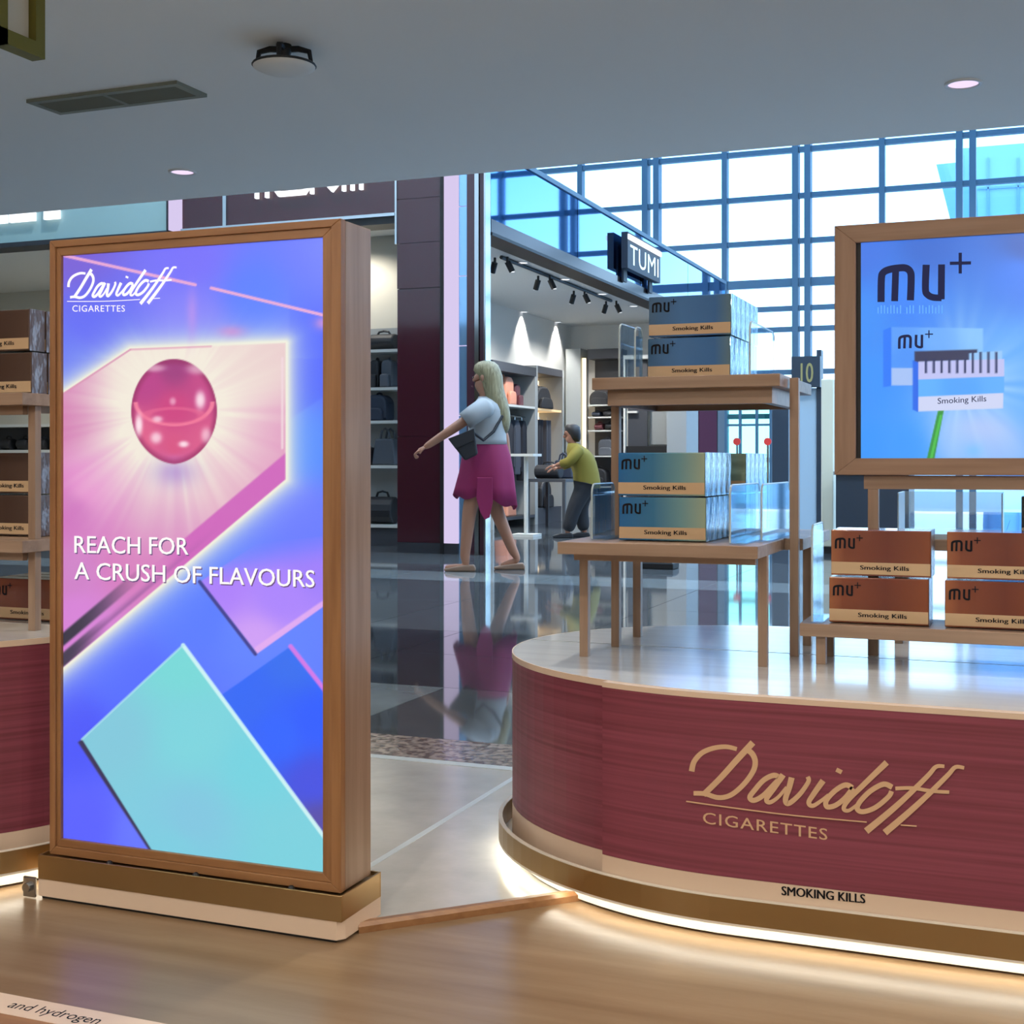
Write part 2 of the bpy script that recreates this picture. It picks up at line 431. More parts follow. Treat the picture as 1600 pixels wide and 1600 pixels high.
for i in range(ns):
    yy = vy0 + .05 + (vy1 - vy0 - .1) * i / (ns - 1)
    for xa, xb in ((vx0 + .035, xm - .012), (xm + .012, vx1 - .035)):
        MB().add([(xa, yy - .010, CZ - .004), (xb, yy - .010, CZ - .004), (xb, yy + .010, z0), (xa, yy + .010, z0), (xa, yy - .008, CZ - .003), (xb, yy - .008, CZ - .003), (xb, yy + .012, z0 + .001), (xa, yy + .012, z0 + .001)],
                 [(0, 1, 2, 3), (4, 7, 6, 5), (0, 4, 5, 1), (2, 6, 7, 3)]).build('louvre_slat', 'ventmetal', vt)

# ceiling dome (speaker on a dark spider bracket)
p = onZ(444, 70, CZ)
dm = thing('ceiling_dome', 'white shallow dome hanging from the ceiling on a dark four-armed bracket', 'ceiling fitting', (p.x, p.y, CZ))
MB().lathe([(0.0, -0.118), (0.05, -0.116), (0.10, -0.108), (0.128, -0.095), (0.130, -0.089), (0.08, -0.070), (0.0, -0.062)], (p.x, p.y, CZ), 28).build('dome', 'white', dm, smooth=True)
MB().lathe([(0.131, -0.091), (0.135, -0.087), (0.131, -0.081), (0.118, -0.081)], (p.x, p.y, CZ), 28).build('dome_rim', 'black', dm, smooth=True)
for k in range(4):
    a = math.radians(20 + 90 * k); c, s = math.cos(a), math.sin(a)
    MB().tube([(p.x, p.y, CZ - .02), (p.x + .06 * c, p.y + .06 * s, CZ - .018), (p.x + .105 * c, p.y + .105 * s, CZ - .03), (p.x + .115 * c, p.y + .115 * s, CZ - .082)], [0.014, 0.013, 0.012, 0.008], 6).build('bracket_arm', 'black', dm)
MB().lathe([(0.03, 0.0), (0.034, -0.02), (0.02, -0.062), (0.012, -0.064)], (p.x, p.y, CZ), 16).build('bracket_hub', 'black', dm)

# hanging brass lantern frame, top left
lx1 = -3.13; lx0 = lx1 - 0.055
ln = thing('hanging_lantern', 'brass framed lantern with cream panels hanging from the ceiling', 'lantern', (lx0, 3.3, 2.2))
lz = 2.235
post_y = [3.56, 3.385, 3.21, 3.035]
for yy in post_y:
    bx('frame_post', 'brass', lx0, lx1, yy - .022, yy + .022, lz, CZ - .001, ln)
bx('bottom_rail', 'brass', lx0, lx1, post_y[-1] + .022 - .044, post_y[0] - .022, lz, lz + .05, ln)
for i in range(3):
    bx('cream_panel', 'wallbeige', lx0 + .014, lx1 - .030, post_y[i + 1] + .024, post_y[i] - .024, lz + .052, CZ - .001, ln)

# ================================================================== CURTAIN WALL AND OUTSIDE
YW = 24.0
M['ground'] = mat('outside_paving', (190, 198, 200), 0.8)
M['farbuild'] = mat('far_building', (120, 172, 214), 0.7)
M['farline'] = mat('far_building_joint', (96, 146, 190), 0.7)
bx('ground_outside', 'ground', -60, 60, 24.35, 120, -0.4, -0.05, kind='structure')
cw = thing('window_1', 'tall glazed curtain wall with paired blue-grey mullions and a bright sky behind', None, (0, YW, 0), kind='structure')
zr = [0.0, 0.9, 1.7, 2.5, 3.28, 3.66, 4.13, 4.88, 5.70, 6.54, 7.40, 8.30]
dbl = [-9.5 + 2.82 * i for i in range(9)]
xs = []
for d in dbl:
    for dx in (-0.11, 0.11): bx('mullion', 'mullion', d + dx - .055, d + dx + .055, YW, YW + .24, 0, 8.3, cw)
    bx('mullion', 'mullion', d + 1.41 - .05, d + 1.41 + .05, YW + .02, YW + .20, 0, 8.3, cw)
    xs += [(d - .055, d + .055), (d + .165, d + 1.36), (d + 1.46, d + 2.82 - .165)]
xmin, xmax = dbl[0] - .165, dbl[-1] + 2.82
for i, z in enumerate(zr[1:-1]):
    hgt = 0.075 if i == 5 else 0.045
    for a, b in xs:
        bx('transom', 'mullion', a, b, YW + .05, YW + .17, z - hgt, z + hgt, cw)
for a, b in xs:
    for i in range(len(zr) - 1):
        MB().quad((a, YW + .11, zr[i] + .045), (b, YW + .11, zr[i] + .045), (b, YW + .11, zr[i + 1] - .045), (a, YW + .11, zr[i + 1] - .045)).build('pane', 'pane', cw)
bx('wall_gable_left', 'white', -14, xmin, YW, YW + .24, 0, 8.3, kind='structure')
# unseen high-bay lamps added under the mall roof to brighten the storefronts
k = 0
for yy in (9.6, 14.6, 19.6):
    for xx in (-7.5, -1.5, 4.5):
        k += 1
        t = thing('added_high_bay_lamp', 'added unseen high-bay lamp under the mall roof, %s row, %s' % (('near', 'middle', 'far')[(k - 1) // 3], ('left', 'centre', 'right')[(k - 1) % 3]), 'lamp', (xx, yy, 7.4), 'high-bay lamps added to brighten the mall')
        MB().lathe([(.06, .30), (.10, .28), (.22, .02), (.24, 0), (.22, 0), (.05, .2)], (xx, yy, 7.4), 24).build('shade', 'white', t, smooth=True)
        MB().tube([(xx, yy, 7.7), (xx, yy, 8.3)], .012, 6).build('rod', 'dark', t)
        lamp('high_bay_fill', 'SPOT', (xx, yy, 7.38), 650, (.92, .96, 1.0), .15, (0, 0, 0), 2.45)
# building outside
fb = thing('far_building', 'pale blue stepped building seen through the glazing on the right', 'building', (0, 60, 0))
def ptsY(l, Y): return [(onY(a, b, Y).x, onY(a, b, Y).z) for a, b in l]
MB().prism(ptsY([(1463, 257), (1493, 254), (1493, 232), (1640, 226), (1640, 760), (1590, 760)], 60), 'y', 60, 68).build('facade', 'farbuild', fb)
MB().prism(ptsY([(1528, 246), (1760, 228), (1760, 760), (1540, 760)], 60), 'y', 58, 59.9).build('wing', 'farbuild', fb)
for xx in (1543, 1590):
    MB().prism(ptsY([(xx, 247), (xx + 2, 247), (xx + 2, 740), (xx, 740)], 58), 'y', 57.9, 58.02).build('joint', 'farline', fb)
MB().prism(ptsY([(1528, 294), (1760, 280), (1760, 283), (1528, 297)], 58), 'y', 57.9, 58.02).build('joint', 'farline', fb)

# ================================================================== LEFT STOREFRONT (facing the shop) AND PILLAR
YF = 11.2
def xY(px, Y=YF): return onY(px, 700, Y).x
HB = 3.23
xa, xb = xY(265), xY(285); xp0, xp1 = xY(621), xY(694); xl1 = xY(716); xl2 = xY(729); XF = xY(760)
fr = thing('left_storefront', 'glossy burgundy storefront header with a white illuminated name sign', 'storefront', (xb, YF, 0))
bx('teal_fascia', 'teal', -13.99, xa - .02, YF, YF + .3, HB, 5.2, fr)
bx('fascia_trim', 'dark', -13.99, xa - .02, YF - .02, YF + .28, HB - .05, HB, fr)
bx('fascia_edge', 'dark', xa - .02, xa, YF - .03, YF + .3, HB, 5.2, fr)
bx('light_panel', 'lilac', xa, xb, YF - .02, YF + .3, HB, 5.2, fr)
xq = xY(353)
bx('header_panel', 'burgglass', xb, xq - .02, YF, YF + .3, HB, 5.2, fr)
bx('header_panel', 'burgglass', xq + .02, xp0 - .02, YF, YF + .3, HB, 5.2, fr)
bx('upright_trim', 'chrome', xq - .02, xq + .02, YF - .03, YF + .27, HB, 5.2, fr)
bx('header_trim', 'chrome', xb, xp0 - .02, YF - .03, YF + .27, HB - .03, HB, fr)
bx('header_soffit', 'black', xb, xp0 - .02, YF - .01, YF + .27, HB - .10, HB - .03, fr)
# illuminated letters
def sign_letters(parent, specs, y):
    for nm, strokes in specs:
        mb = MB()
        for (px0, px1, py0, py1) in strokes:
            a = onY(px0, py1, y); b = onY(px1, py0, y); mb.box(a.x, b.x, y - .03, y, a.z, b.z)
        mb.build('letter_' + nm, 'letters', parent)
ly = YF - .03
zb = onY(420, 310, YF).z
def XZ(px): return xY(px)
def letter(nm, polys):
    mb = MB()
    for pl in polys: mb.prism(pl, 'y', ly - .02, ly + .02)
    mb.build('letter_' + nm, 'letters', fr)
lh = 0.52
def rect(a, b, c, d): return [(a, c), (b, c), (b, d), (a, d)]
t0, t1 = XZ(402), XZ(422)
letter('T', [rect(t0, t0 + .03, zb, zb + lh), rect(t1 - .03, t1, zb, zb + lh), rect(t0 - .14, t1 + .14, zb + lh, zb + lh + .05)])
u0, u1 = XZ(433), XZ(485)
letter('U', [rect(u0, u0 + .045, zb + .05, zb + lh + .05), rect(u1 - .045, u1, zb + .05, zb + lh + .05), [(u0, zb + .05), (u0 + .04, zb), (u1 - .04, zb), (u1, zb + .05)]])
m0, m1 = XZ(488), XZ(542); mm = (m0 + m1) / 2 + .05
letter('M', [rect(m0, m0 + .03, zb, zb + lh + .05), rect(m1 - .03, m1, zb, zb + lh + .05), [(mm - .10, zb + .10), (mm, zb), (mm + .10, zb + .10), (mm, zb + .06)],
             [(m0 + .03, zb + lh + .05), (mm - .10, zb + .10), (mm - .05, zb + .08), (m0 + .09, zb + lh + .05)], [(m1 - .03, zb + lh + .05), (m1 - .09, zb + lh + .05), (mm + .05, zb + .08), (mm + .10, zb + .10)]])
i0, i1 = XZ(551), XZ(569)
letter('I', [rect(i0, i0 + .03, zb, zb + lh + .05), rect(i1 - .03, i1, zb, zb + lh + .05)])
zc = onY(40, 347, YF).z
for nm, a, b in (('bar', -60, 14), ('bar', 19, 58), ('bar', 73, 96)):
    xa_, xb_ = XZ(a), XZ(b)
    MB().box(xa_, xb_, ly - .02, ly + .02, zc, zc + .09).box(xa_, xa_ + .09, ly - .02, ly + .02, zc + .09, zc + .5).build('letter_foot', 'letters', fr)

# pillar at the corner
pl = thing('pillar', 'dark burgundy glossy pillar with grey foot at the storefront corner', 'pillar', (xp0, YF, 0))
bx('pillar_core', 'dark', xp0 + .01, xp1 - .03, YF + .012, YF + .5, 0.0, 5.2, pl)
zz = [0.10, 1.10, 2.50, 2.93, 3.35, 4.3, 5.2]
for i in range(len(zz) - 1):
    bx('panel', 'burgglass', xp0, xp1 - .035, YF - (0.006 if i > 1 else 0.0), YF + .012, zz[i] + (.004 if i else 0), zz[i + 1], pl)
bx('foot', 'dark', xp0, xp1 - .03, YF - .004, YF + .011, 0.0, 0.098, pl)
bx('edge_trim', 'chrome', xp0 - .019, xp0, YF - .02, YF + .02, 2.93, 5.2, pl)
bx('black_edge', 'black', xp1 - .034, xp1, YF - .02, YF + .3, 0.0, 5.2, pl)
lp = thing('light_column', 'tall lilac illuminated strip beside the burgundy pillar', 'light column', (xp1, YF, 0))
bx('light_panel', 'lilac', xp1 + .002, xl1, YF - .01, YF + .3, 0.10, 5.2, lp)
bx('foot', 'dark', xp1 + .002, xl1, YF - .01, YF + .3, 0.0, 0.098, lp)
M['skyglass'] = mat('blue_glass_tile', (150, 196, 236), 0.08, metal=0.7)
for i in range(8):
    bx('glass_tile', 'skyglass', xl1 + .002, xl2, YF + .01, YF + .06, 0.65 * i, 0.65 * i + .64, lp)
pb = thing('corner_panel', 'narrow burgundy corner panel with chrome posts at the open shop front', 'panel', (xl2, YF, 0))
xm1, xm2 = xY(742), xY(754)
M['burgmid'] = mat('burgundy_panel', (70, 40, 50), 0.25, coat=0.3)
bx('panel', 'burgmid', xl2 + .002, xm1, YF, YF + .10, 0, 5.2, pb)
bx('panel', 'burgmid', xm1 + .05, XF - .02, YF, YF + .10, 0, 5.2, pb)
bx('post', 'chrome', xm1 + .004, xm1 + .045, YF - .02, YF + .08, 0, 5.2, pb)
bx('post', 'chrome', XF - .018, XF, YF - .02, YF + .10, 0, 5.2, pb)
# left shop room
XN = -7.7
bx('wall_left_shop_back', 'wallbeige', -14, XN, 14.6, 14.75, 0, HB + .02, kind='structure')
bx('wall_left_shop_return', 'wallbeige', XN, XN + .12, 12.55, 14.75, 0, HB + .02, kind='structure')
bx('wall_left_shop_shelf', 'wallbeige', XN, xp0 + .12, 12.40, 12.55, 0, HB + .02, kind='structure')
bx('ceiling_left_shop', 'white', -13.99, XN, YF + .31, 14.75, HB + .021, HB + .2, kind='structure')
bx('ceiling_left_shop_front', 'white', XN, xp0 + .12, YF + .31, 12.55, HB + .021, HB + .2, kind='structure')

# ================================================================== RIGHT STOREFRONT (receding), MIRROR FASCIA, SHOP ROOM
zF0 = onX(764, 366, XF).z; zF1 = onX(764, 340, XF).z; zF2 = onX(838, 272, XF).z
yE = onX(1134, 439, XF).y
rs = thing('right_storefront', 'receding storefront with a dark fascia and blue mirrored glass panels above it', 'storefront', (XF, YF, 0))
M['fasciadark'] = mat('bronze_fascia', (70, 56, 54), 0.15, metal=0.7)
bx('fascia', 'fasciadark', XF - .25, XF, YF + .12, yE, zF0 + .03, zF1, rs)
bx('fascia_edge', 'black', XF - .25, XF + .01, YF + .12, yE, zF0, zF0 + .03, rs)
nseg = 4
ys = [YF + .12 + (yE - YF - .12) * i / nseg for i in range(nseg + 1)]
for i in range(nseg):
    bx('mirror_panel', 'mirror', XF - .2, XF - .01, ys[i] + .01, ys[i + 1] - .01, zF1 + .002, zF2, rs)
bx('top_trim', 'mullion', XF - .2, XF + .01, YF + .12, yE, zF2, zF2 + .05, rs)
# blade sign
ys0 = onX(966, 400, XF).y; ys1 = onX(1018, 400, XF).y
bs = thing('name_sign', 'white lettered sign standing on the receding fascia', 'sign', (XF, ys0, zF1))
sz0 = onX(985, 428, XF).z; sz1 = onX(972, 366, XF).z
bx('sign_case', 'dark', XF + .04, XF + .12, ys0, ys1, sz0, sz1, bs)
bx('sign_bracket', 'dark', XF + .012, XF + .04, ys0 + .1, ys0 + .25, zF1 - .05, sz1 - .1, bs)
bx('sign_bracket', 'dark', XF + .012, XF + .04, ys1 - .25, ys1 - .1, zF1 - .05, sz1 - .1, bs)
bx('top_bar', 'letters', XF + .12, XF + .14, ys0, ys1, sz1 - .09, sz1 - .03, bs)
M['signwhite'] = mat('sign_lettering_white', (225, 238, 238), 0.5, emit=(225, 238, 238), estr=0.6)
textmesh('TUMI', lambda u, v: (XF + .123, ys0 + .10 + (ys1 - ys0 - .2) * u, sz0 + .06 + (sz1 - sz0 - .2) * v), 1.05, 0.0).build('lettering', 'signwhite', bs)
# room
q1 = onX(764, 481, XF); 
ZC2 = zF0 + .02
D1 = (ZC2 - CH) * FPX / (HZ - 510); c1 = wpt((892 - 800) / FPX * D1, D1, ZC2)
XB, YE2 = c1.x, c1.y
bx('wall_right_shop_back', 'white', XB - .12, XB, 12.56, YE2 + .15, 0, ZC2, kind='structure')
bx('wall_right_shop_side', 'white', XB, XF - .26, YE2, YE2 + .15, 0, ZC2, kind='structure')
bx('ceiling_right_shop', 'white', XB - .12, XF - .251, 12.56, YE2 + .15, ZC2, ZC2 + .1, kind='structure')
bx('ceiling_right_shop_front', 'white', xp0 + .13, XF - .251, YF + .51, 12.56, ZC2, ZC2 + .1, kind='structure')
n = 0
for (px, py) in ((816, 410), (883, 436), (941, 459), (990, 478), (818, 487), (871, 503)):
    D = (ZC2 - CH) * FPX / (HZ - py); q = wpt((px - 800) / FPX * D, D, ZC2); n += 1
    downlight(q.x, q.y, ZC2, 'small recessed light in the right shop ceiling, number %s from the pillar' % ('one', 'two', 'three', 'four', 'five', 'six')[n - 1], 0.07, 0, lens='letters')
# track lights
trk = thing('track_light', 'black ceiling track with four pairs of spot heads in the right shop', 'track light', (XF - 1.2, 15, ZC2))
tp = []
for (px, py) in ((783, 408), (850, 436), (905, 459), (955, 475)):
    D = (ZC2 - .06 - CH) * FPX / (HZ - py); tp.append(wpt((px - 800) / FPX * D, D, ZC2 - .06))
MB().tube([(tp[0].x, tp[0].y, ZC2 - .02), (tp[-1].x, tp[-1].y, ZC2 - .02)], .02, 6).build('track', 'black', trk)
for q in tp:
    for dx in (-.07, .07):
        h = MB().tube([(q.x + dx, q.y, ZC2 - .02), (q.x + dx, q.y, ZC2 - .09)], .014, 6).tube([(q.x + dx, q.y, ZC2 - .07), (q.x + dx * 1.6, q.y + .03, ZC2 - .17)], .032, 10)
        hd = h.build('spot_head', 'black', trk)
        MB().lathe([(0.0, 0), (0.026, 0)], (q.x + dx * 1.62, q.y + .03, ZC2 - .174), 10).build('spot_lens', 'letters', hd)
# wall-washing spots and room light
for (px, py) in ((818, 487), (871, 503)):
    D = (ZC2 - CH) * FPX / (HZ - py); q = wpt((px - 800) / FPX * D, D, ZC2)
    lamp('wall_washer', 'SPOT', (q.x + .05, q.y, ZC2 - .03), 90, (1, .97, .92), .03, (0, math.radians(10), 0), 1.5)
for yy in (13.2, 15.6, 18.0):
    lamp('right_shop_light', 'SPOT', ((XB + XF) / 2, yy, ZC2 - .03), 170, (1, .97, .93), .06, (0, 0, 0), 2.6)
for xx, yy in ((-6.6, 11.95), (-8.8, 12.9), (-10.6, 12.9)):
    lamp('left_shop_light', 'SPOT', (xx, yy, HB - .01), 55 if xx > -7 else 200, (1, .95, .86), .06, (0, 0, 0), 2.6)
for i, (xx, yy) in enumerate(((-9.9, 12.2), (-9.95, 13.6), (-7.0, 12.3), (-6.6, 13.7))):
    downlight(xx, yy, HB + .02, 'recessed light in the left shop ceiling, %s' % ('far left near the header', 'far left near the back wall', 'near the pillar by the header', 'near the pillar by the back wall')[i], 0.075, 0)

# unseen lanterns added as fill light for the ceiling and the display fronts
M['fillglow'] = emat('fill_lantern_glow', (255, 238, 214), 6.0)
for i, (xx, yy) in enumerate(((-2.6, -1.2), (0.4, -1.6), (3.2, -0.6), (3.4, 2.2))):
    t = thing('hanging_lantern', 'unseen brass lantern added as fill light, %s' % ('over the left aisle', 'over the middle aisle', 'over the right aisle', 'beside the right plinth')[i], 'lantern', (xx, yy, 2.1), 'lanterns added as fill light')
    for sx in (-.11, .11):
        for sy in (-.11, .11): bx('frame_post', 'brass', xx + sx - .012, xx + sx + .012, yy + sy - .012, yy + sy + .012, 2.0, 2.3, t)
    MB().tube([(xx, yy, 2.28), (xx, yy, CZ)], .008, 8).build('rod', 'brass', t)
    bx('top_plate', 'brass', xx - .122, xx + .122, yy - .122, yy + .122, 2.3, 2.315, t)
    MB().lathe([(0, -.07), (.04, -.05), (.055, 0), (.04, .05), (0, .07)], (xx, yy, 2.15), 16).build('globe', 'fillglow', t, smooth=True)
    lamp('lantern_fill_light', 'POINT', (xx, yy, 1.98), 52, (1, .94, .86), .06)

# ================================================================== TALL LIGHT BOX
BX0, BX1, BY0, BY1, BZ0, BZ1 = -1.806, -1.152, 2.08, 2.195, 0.085, 1.298
lb = thing('light_box', 'tall wood-framed light box with a glowing blue and pink poster', 'light box', ((BX0 + BX1) / 2, 2.14, 0))
fy = BY0 + .010                                            # poster plane
def lbp(px, py): q = onY(px, py, fy); return (q.x, q.z)
sx0 = (lbp(96, 400)[0] + lbp(102, 1310)[0]) / 2; sx1 = lbp(507, 372)[0]
sz1 = (lbp(96, 400)[1] + lbp(507, 372)[1]) / 2; sz0 = (lbp(102, 1310)[1] + lbp(506, 1362)[1]) / 2
bx('cabinet', 'woodz', BX0 + .001, BX1 - .0, BY0 + .016, BY1, BZ0, BZ1 - .001, lb, bevel=.002)
# mitred frame: outer and inner lip
def ring(name, m, x0, x1, z0, z1, wl, wr, wb_, wt, y0, y1, parent):
    o = [(x0, z0), (x1, z0), (x1, z1), (x0, z1)]; i = [(x0 + wl, z0 + wb_), (x1 - wr, z0 + wb_), (x1 - wr, z1 - wt), (x0 + wl, z1 - wt)]
    nm = ('bottom', 'right', 'top', 'left')
    for k in range(4):
        q = [o[k], o[(k + 1) % 4], i[(k + 1) % 4], i[k]]
        MB().prism(q, 'y', y0, y1).build(name, m if k % 2 == 0 else m + 'z', parent, bevel=.0012)
wl_, wr_, wb2, wt2 = sx0 - BX0, BX1 - sx1, sz0 - BZ0, BZ1 - sz1
ring('outer_frame', 'oakdark', BX0, BX1, BZ0, BZ1, wl_ * .55, wr_ * .5, wb2 * .5, wt2 * .45, BY0 - .001, BY0 + .016, lb)
ring('inner_frame', 'oakdark', BX0 + wl_ * .55, BX1 - wr_ * .5, BZ0 + wb2 * .5, BZ1 - wt2 * .45, wl_ * .45, wr_ * .5, wb2 * .5, wt2 * .55, BY0 + .003, BY0 + .016, lb)

# poster art ------------------------------------------------------------------
def poly_sd(x, y, P):
    """signed distance (negative inside) to a polygon"""
    d = np.full(x.shape, 1e9); ins = np.zeros(x.shape, bool); n = len(P)
    for i in range(n):
        ax, ay = P[i]; bx_, by_ = P[(i + 1) % n]
        ex, ey = bx_ - ax, by_ - ay
        t = np.clip(((x - ax) * ex + (y - ay) * ey) / (ex * ex + ey * ey), 0, 1)
        d = np.minimum(d, np.hypot(x - ax - t * ex, y - ay - t * ey))
        c = ((ay > y) != (by_ > y)) & (x < (bx_ - ax) * (y - ay) / ((by_ - ay) if by_ != ay else 1e-9) + ax)
        ins ^= c
    return np.where(ins, -d, d)
def seg_d(x, y, a, b):
    ex, ey = b[0] - a[0], b[1] - a[1]
    t = np.clip(((x - a[0]) * ex + (y - a[1]) * ey) / (ex * ex + ey * ey), 0, 1)
    return np.hypot(x - a[0] - t * ex, y - a[1] - t * ey)
def idw(x, y, S, p=3.0):
    w = np.zeros(x.shape); c = np.zeros(x.shape + (3,))
    for (px, py, rgb) in S:
        k = 1.0 / (((x - px) ** 2 + (y - py) ** 2) ** (p / 2) + 50.0); w += k; c += k[..., None] * np.array(rgb, float)
    return c / w[..., None]
def over(c, rgb, a): return c * (1 - a[..., None]) + (np.array(rgb, float) if not isinstance(rgb, np.ndarray) or rgb.ndim == 1 else rgb) * a[..., None]
def sm(e0, e1, v):
    t = np.clip((v - e0) / (e1 - e0), 0, 1); return t * t * (3 - 2 * t)
def hsh(a): return np.abs(np.sin(a * 12.9898) * 43758.5453) % 1.0
def rays(th, n):
    q = th / (2 * np.pi) * n; i = np.floor(q); f = q - i; f = f * f * (3 - 2 * f)
    return hsh(i % n) * (1 - f) + hsh((i + 1) % n) * f

def poster(x, y):
    c = idw(x, y, [(110, 385, (122, 98, 215)), (300, 400, (118, 112, 250)), (490, 390, (98, 118, 250)), (150, 520, (98, 106, 245)), (300, 500, (132, 128, 250)),
                   (400, 460, (86, 124, 255)), (480, 560, (85, 104, 255)), (480, 700, (80, 138, 255)), (470, 800, (104, 122, 255)), (400, 980, (96, 132, 255)),
                   (200, 1065, (82, 108, 255)), (120, 1150, (72, 86, 250)), (130, 1290, (86, 96, 255)), (225, 1300, (100, 118, 255)), (300, 960, (86, 122, 255)), (110, 560, (104, 120, 245))])
    th = np.arctan2(y - 640, x - 272); rr = np.hypot(x - 272, (y - 640) * .82)
    ry = rays(th, 70) * .6 + rays(th + 1, 160) * .4
    # soft facet on the right
    c = over(c, (70, 96, 250), .55 * sm(3, -3, poly_sd(x, y, [(452, 400), (512, 400), (512, 616), (452, 655)])) * sm(430, 520, y))
    # glow around the burst
    P = [(60, 640), (96, 617), (204, 546), (446, 536), (446, 749), (101, 1041), (60, 1075)]
    d = poly_sd(x, y, P)
    g = np.exp(-np.maximum(d, 0) / 26.0) * (0.75 + .5 * ry * (y < 560))
    c = over(c, (150, 190, 245), np.clip(g * .8, 0, 1))
    c = over(c, (238, 238, 222), np.clip(1.25 * np.exp(-np.maximum(d, 0) / 13.0), 0, 1))
    # pink crystal
    pk = idw(x, y, [(110, 650, (206, 112, 175)), (110, 800, (205, 110, 190)), (140, 760, (226, 132, 204)), (120, 960, (214, 130, 215)), (250, 800, (212, 130, 190)), (400, 560, (232, 205, 205)),
                    (430, 700, (222, 150, 192)), (230, 600, (236, 224, 212)), (350, 760, (224, 165, 195)), (200, 880, (212, 118, 188)), (110, 900, (206, 128, 200))])
    core = np.clip(1.35 * np.exp(-(rr / 118.0) ** 2) + .62 * (ry - .35) * np.exp(-(rr / 165.0) ** 2), 0, 1)
    pk = over(pk, (242, 234, 220), core)
    pk = over(pk, (150, 110, 205), .55 * np.exp(-(((x - 272) / 34) ** 2 + ((y - 738) / 22) ** 2)))
    # lower bevel
    L = (1041 - 749) / (101 - 446.0)
    dl = (749 + L * (x - 446)) - y                                     # px above the lower edge
    pk = over(pk, (206, 100, 188), .95 * sm(44, 38, dl) * sm(225, 300, x))
    pk = over(pk, (140, 86, 150), .8 * sm(26, 8, dl) * sm(8, 0, np.abs(dl - 22) - 8) * sm(360, 180, x))
    pk = over(pk, (54, 50, 70), 1.0 * sm(9, 2, np.abs(dl - 44) - 5) * sm(240, 110, x))
    pk = over(pk, (62, 56, 78), .95 * sm(9, 2, np.abs(dl - 12) - 6) * sm(175, 105, x))
    c = over(c, pk, sm(1.2, -1.2, d))
    c = over(c, (214, 140, 176), .8 * sm(2.2, .6, seg_d(x, y, (96, 617), (204, 546))))
    c = over(c, (222, 150, 180), .7 * sm(2.2, .6, seg_d(x, y, (204, 546), (330, 541))))
    c = over(c, (240, 215, 222), .8 * sm(3, 1, seg_d(x, y, (441, 560), (441, 700))))
    # sphere
    ex, ey = (x - 272) / 67.0, (y - 643) / 82.0
    ey = np.where(y > 643, ey * (1 + .06 * np.abs(ex)), ey); er = np.hypot(ex, ey)
    sp_ = idw(x, y, [(272, 575, (160, 62, 128)), (230, 600, (186, 66, 138)), (320, 600, (196, 72, 136)), (272, 640, (206, 68, 130)), (272, 700, (216, 84, 132)), (225, 680, (222, 96, 140)), (320, 690, (218, 92, 140)), (272, 722, (206, 100, 160))])
    sp_ = over(sp_, (150, 44, 100), .75 * sm(.84, 1.0, er))
    sp_ = over(sp_, (244, 130, 160), .9 * sm(3.5, 1, np.abs(np.hypot((x - 272) / 60, (y - 628) / 36) - 1) * 40) * (y > 628))
    sp_ = over(sp_, (236, 110, 150), .5 * sm(4, 1, np.abs(np.hypot((x - 272) / 44, (y - 650) / 12) - 1) * 14))
    for (hx, hy, ax_, ay_, a) in ((217, 664, 6, 17, .95), (313, 625, 8, 14, .9), (246, 655, 8, 5, .7), (244, 684, 9, 9, .75), (287, 694, 8, 5, .9), (322, 680, 8, 12, .6), (240, 575, 18, 6, .55), (310, 576, 18, 9, .55), (270, 627, 5, 6, .5)):
        sp_ = over(sp_, (255, 232, 240), a * np.exp(-(((x - hx) / ax_) ** 2 + ((y - hy) / ay_) ** 2) ** 1.5))
    c = over(c, sp_, sm(1.015, .985, er))
    # thin lines
    for a, b in (((90, 397), (305, 445)), ((330, 450), (512, 494))):
        c = over(c, (238, 172, 214), .95 * sm(3.4, 1.4, seg_d(x, y, a, b)))
    c = over(c, (232, 150, 210), .7 * np.exp(-(((x - 506) / 14) ** 2 + ((y - 505) / 10) ** 2)))
    c = over(c, (214, 150, 232), .45 * np.exp(-(((x - 300) / 8) ** 2 + ((y - 490) / 36) ** 2)))
    c = over(c, (226, 140, 200), .55 * np.exp(-(((x - 362) / 20) ** 2 + ((y - 518) / 9) ** 2)))
    # lilac tile
    Q = [(314, 908), (402, 1021), (530, 930), (530, 835), (400, 850)]
    lt = idw(x, y, [(340, 915, (172, 128, 250)), (400, 1005, (206, 158, 245)), (490, 890, (158, 126, 250)), (440, 930, (170, 132, 252))])
    m_ = sm(1.5, -1.5, poly_sd(x, y, Q)) * sm(860, 925, y + (x - 314) * .2)
    c = over(c, lt, m_)
    c = over(c, (226, 172, 240), .9 * sm(9, 5, seg_d(x, y, (404, 1016), (520, 936))) * m_)
    c = over(c, (58, 56, 130), .9 * sm(4, 1.5, seg_d(x, y, (312, 909), (399, 1022))))
    # deep blue tile
    bt = idw(x, y, [(380, 1090, (44, 104, 246)), (455, 1030, (48, 110, 240)), (490, 1130, (36, 92, 255)), (440, 1150, (40, 100, 255)), (490, 1220, (64, 80, 226)), (500, 1290, (84, 76, 170))])
    c = over(c, bt, sm(1.5, -1.5, poly_sd(x, y, [(346, 1086), (454, 1010), (530, 1110), (530, 1380), (480, 1300)])))
    c = over(c, (216, 120, 232), .95 * sm(5, 2, seg_d(x, y, (454, 1010), (512, 1084))))
    # turquoise tile
    T = [(128, 1155), (286, 1008), (560, 1380), (560, 1460), (320, 1460)]
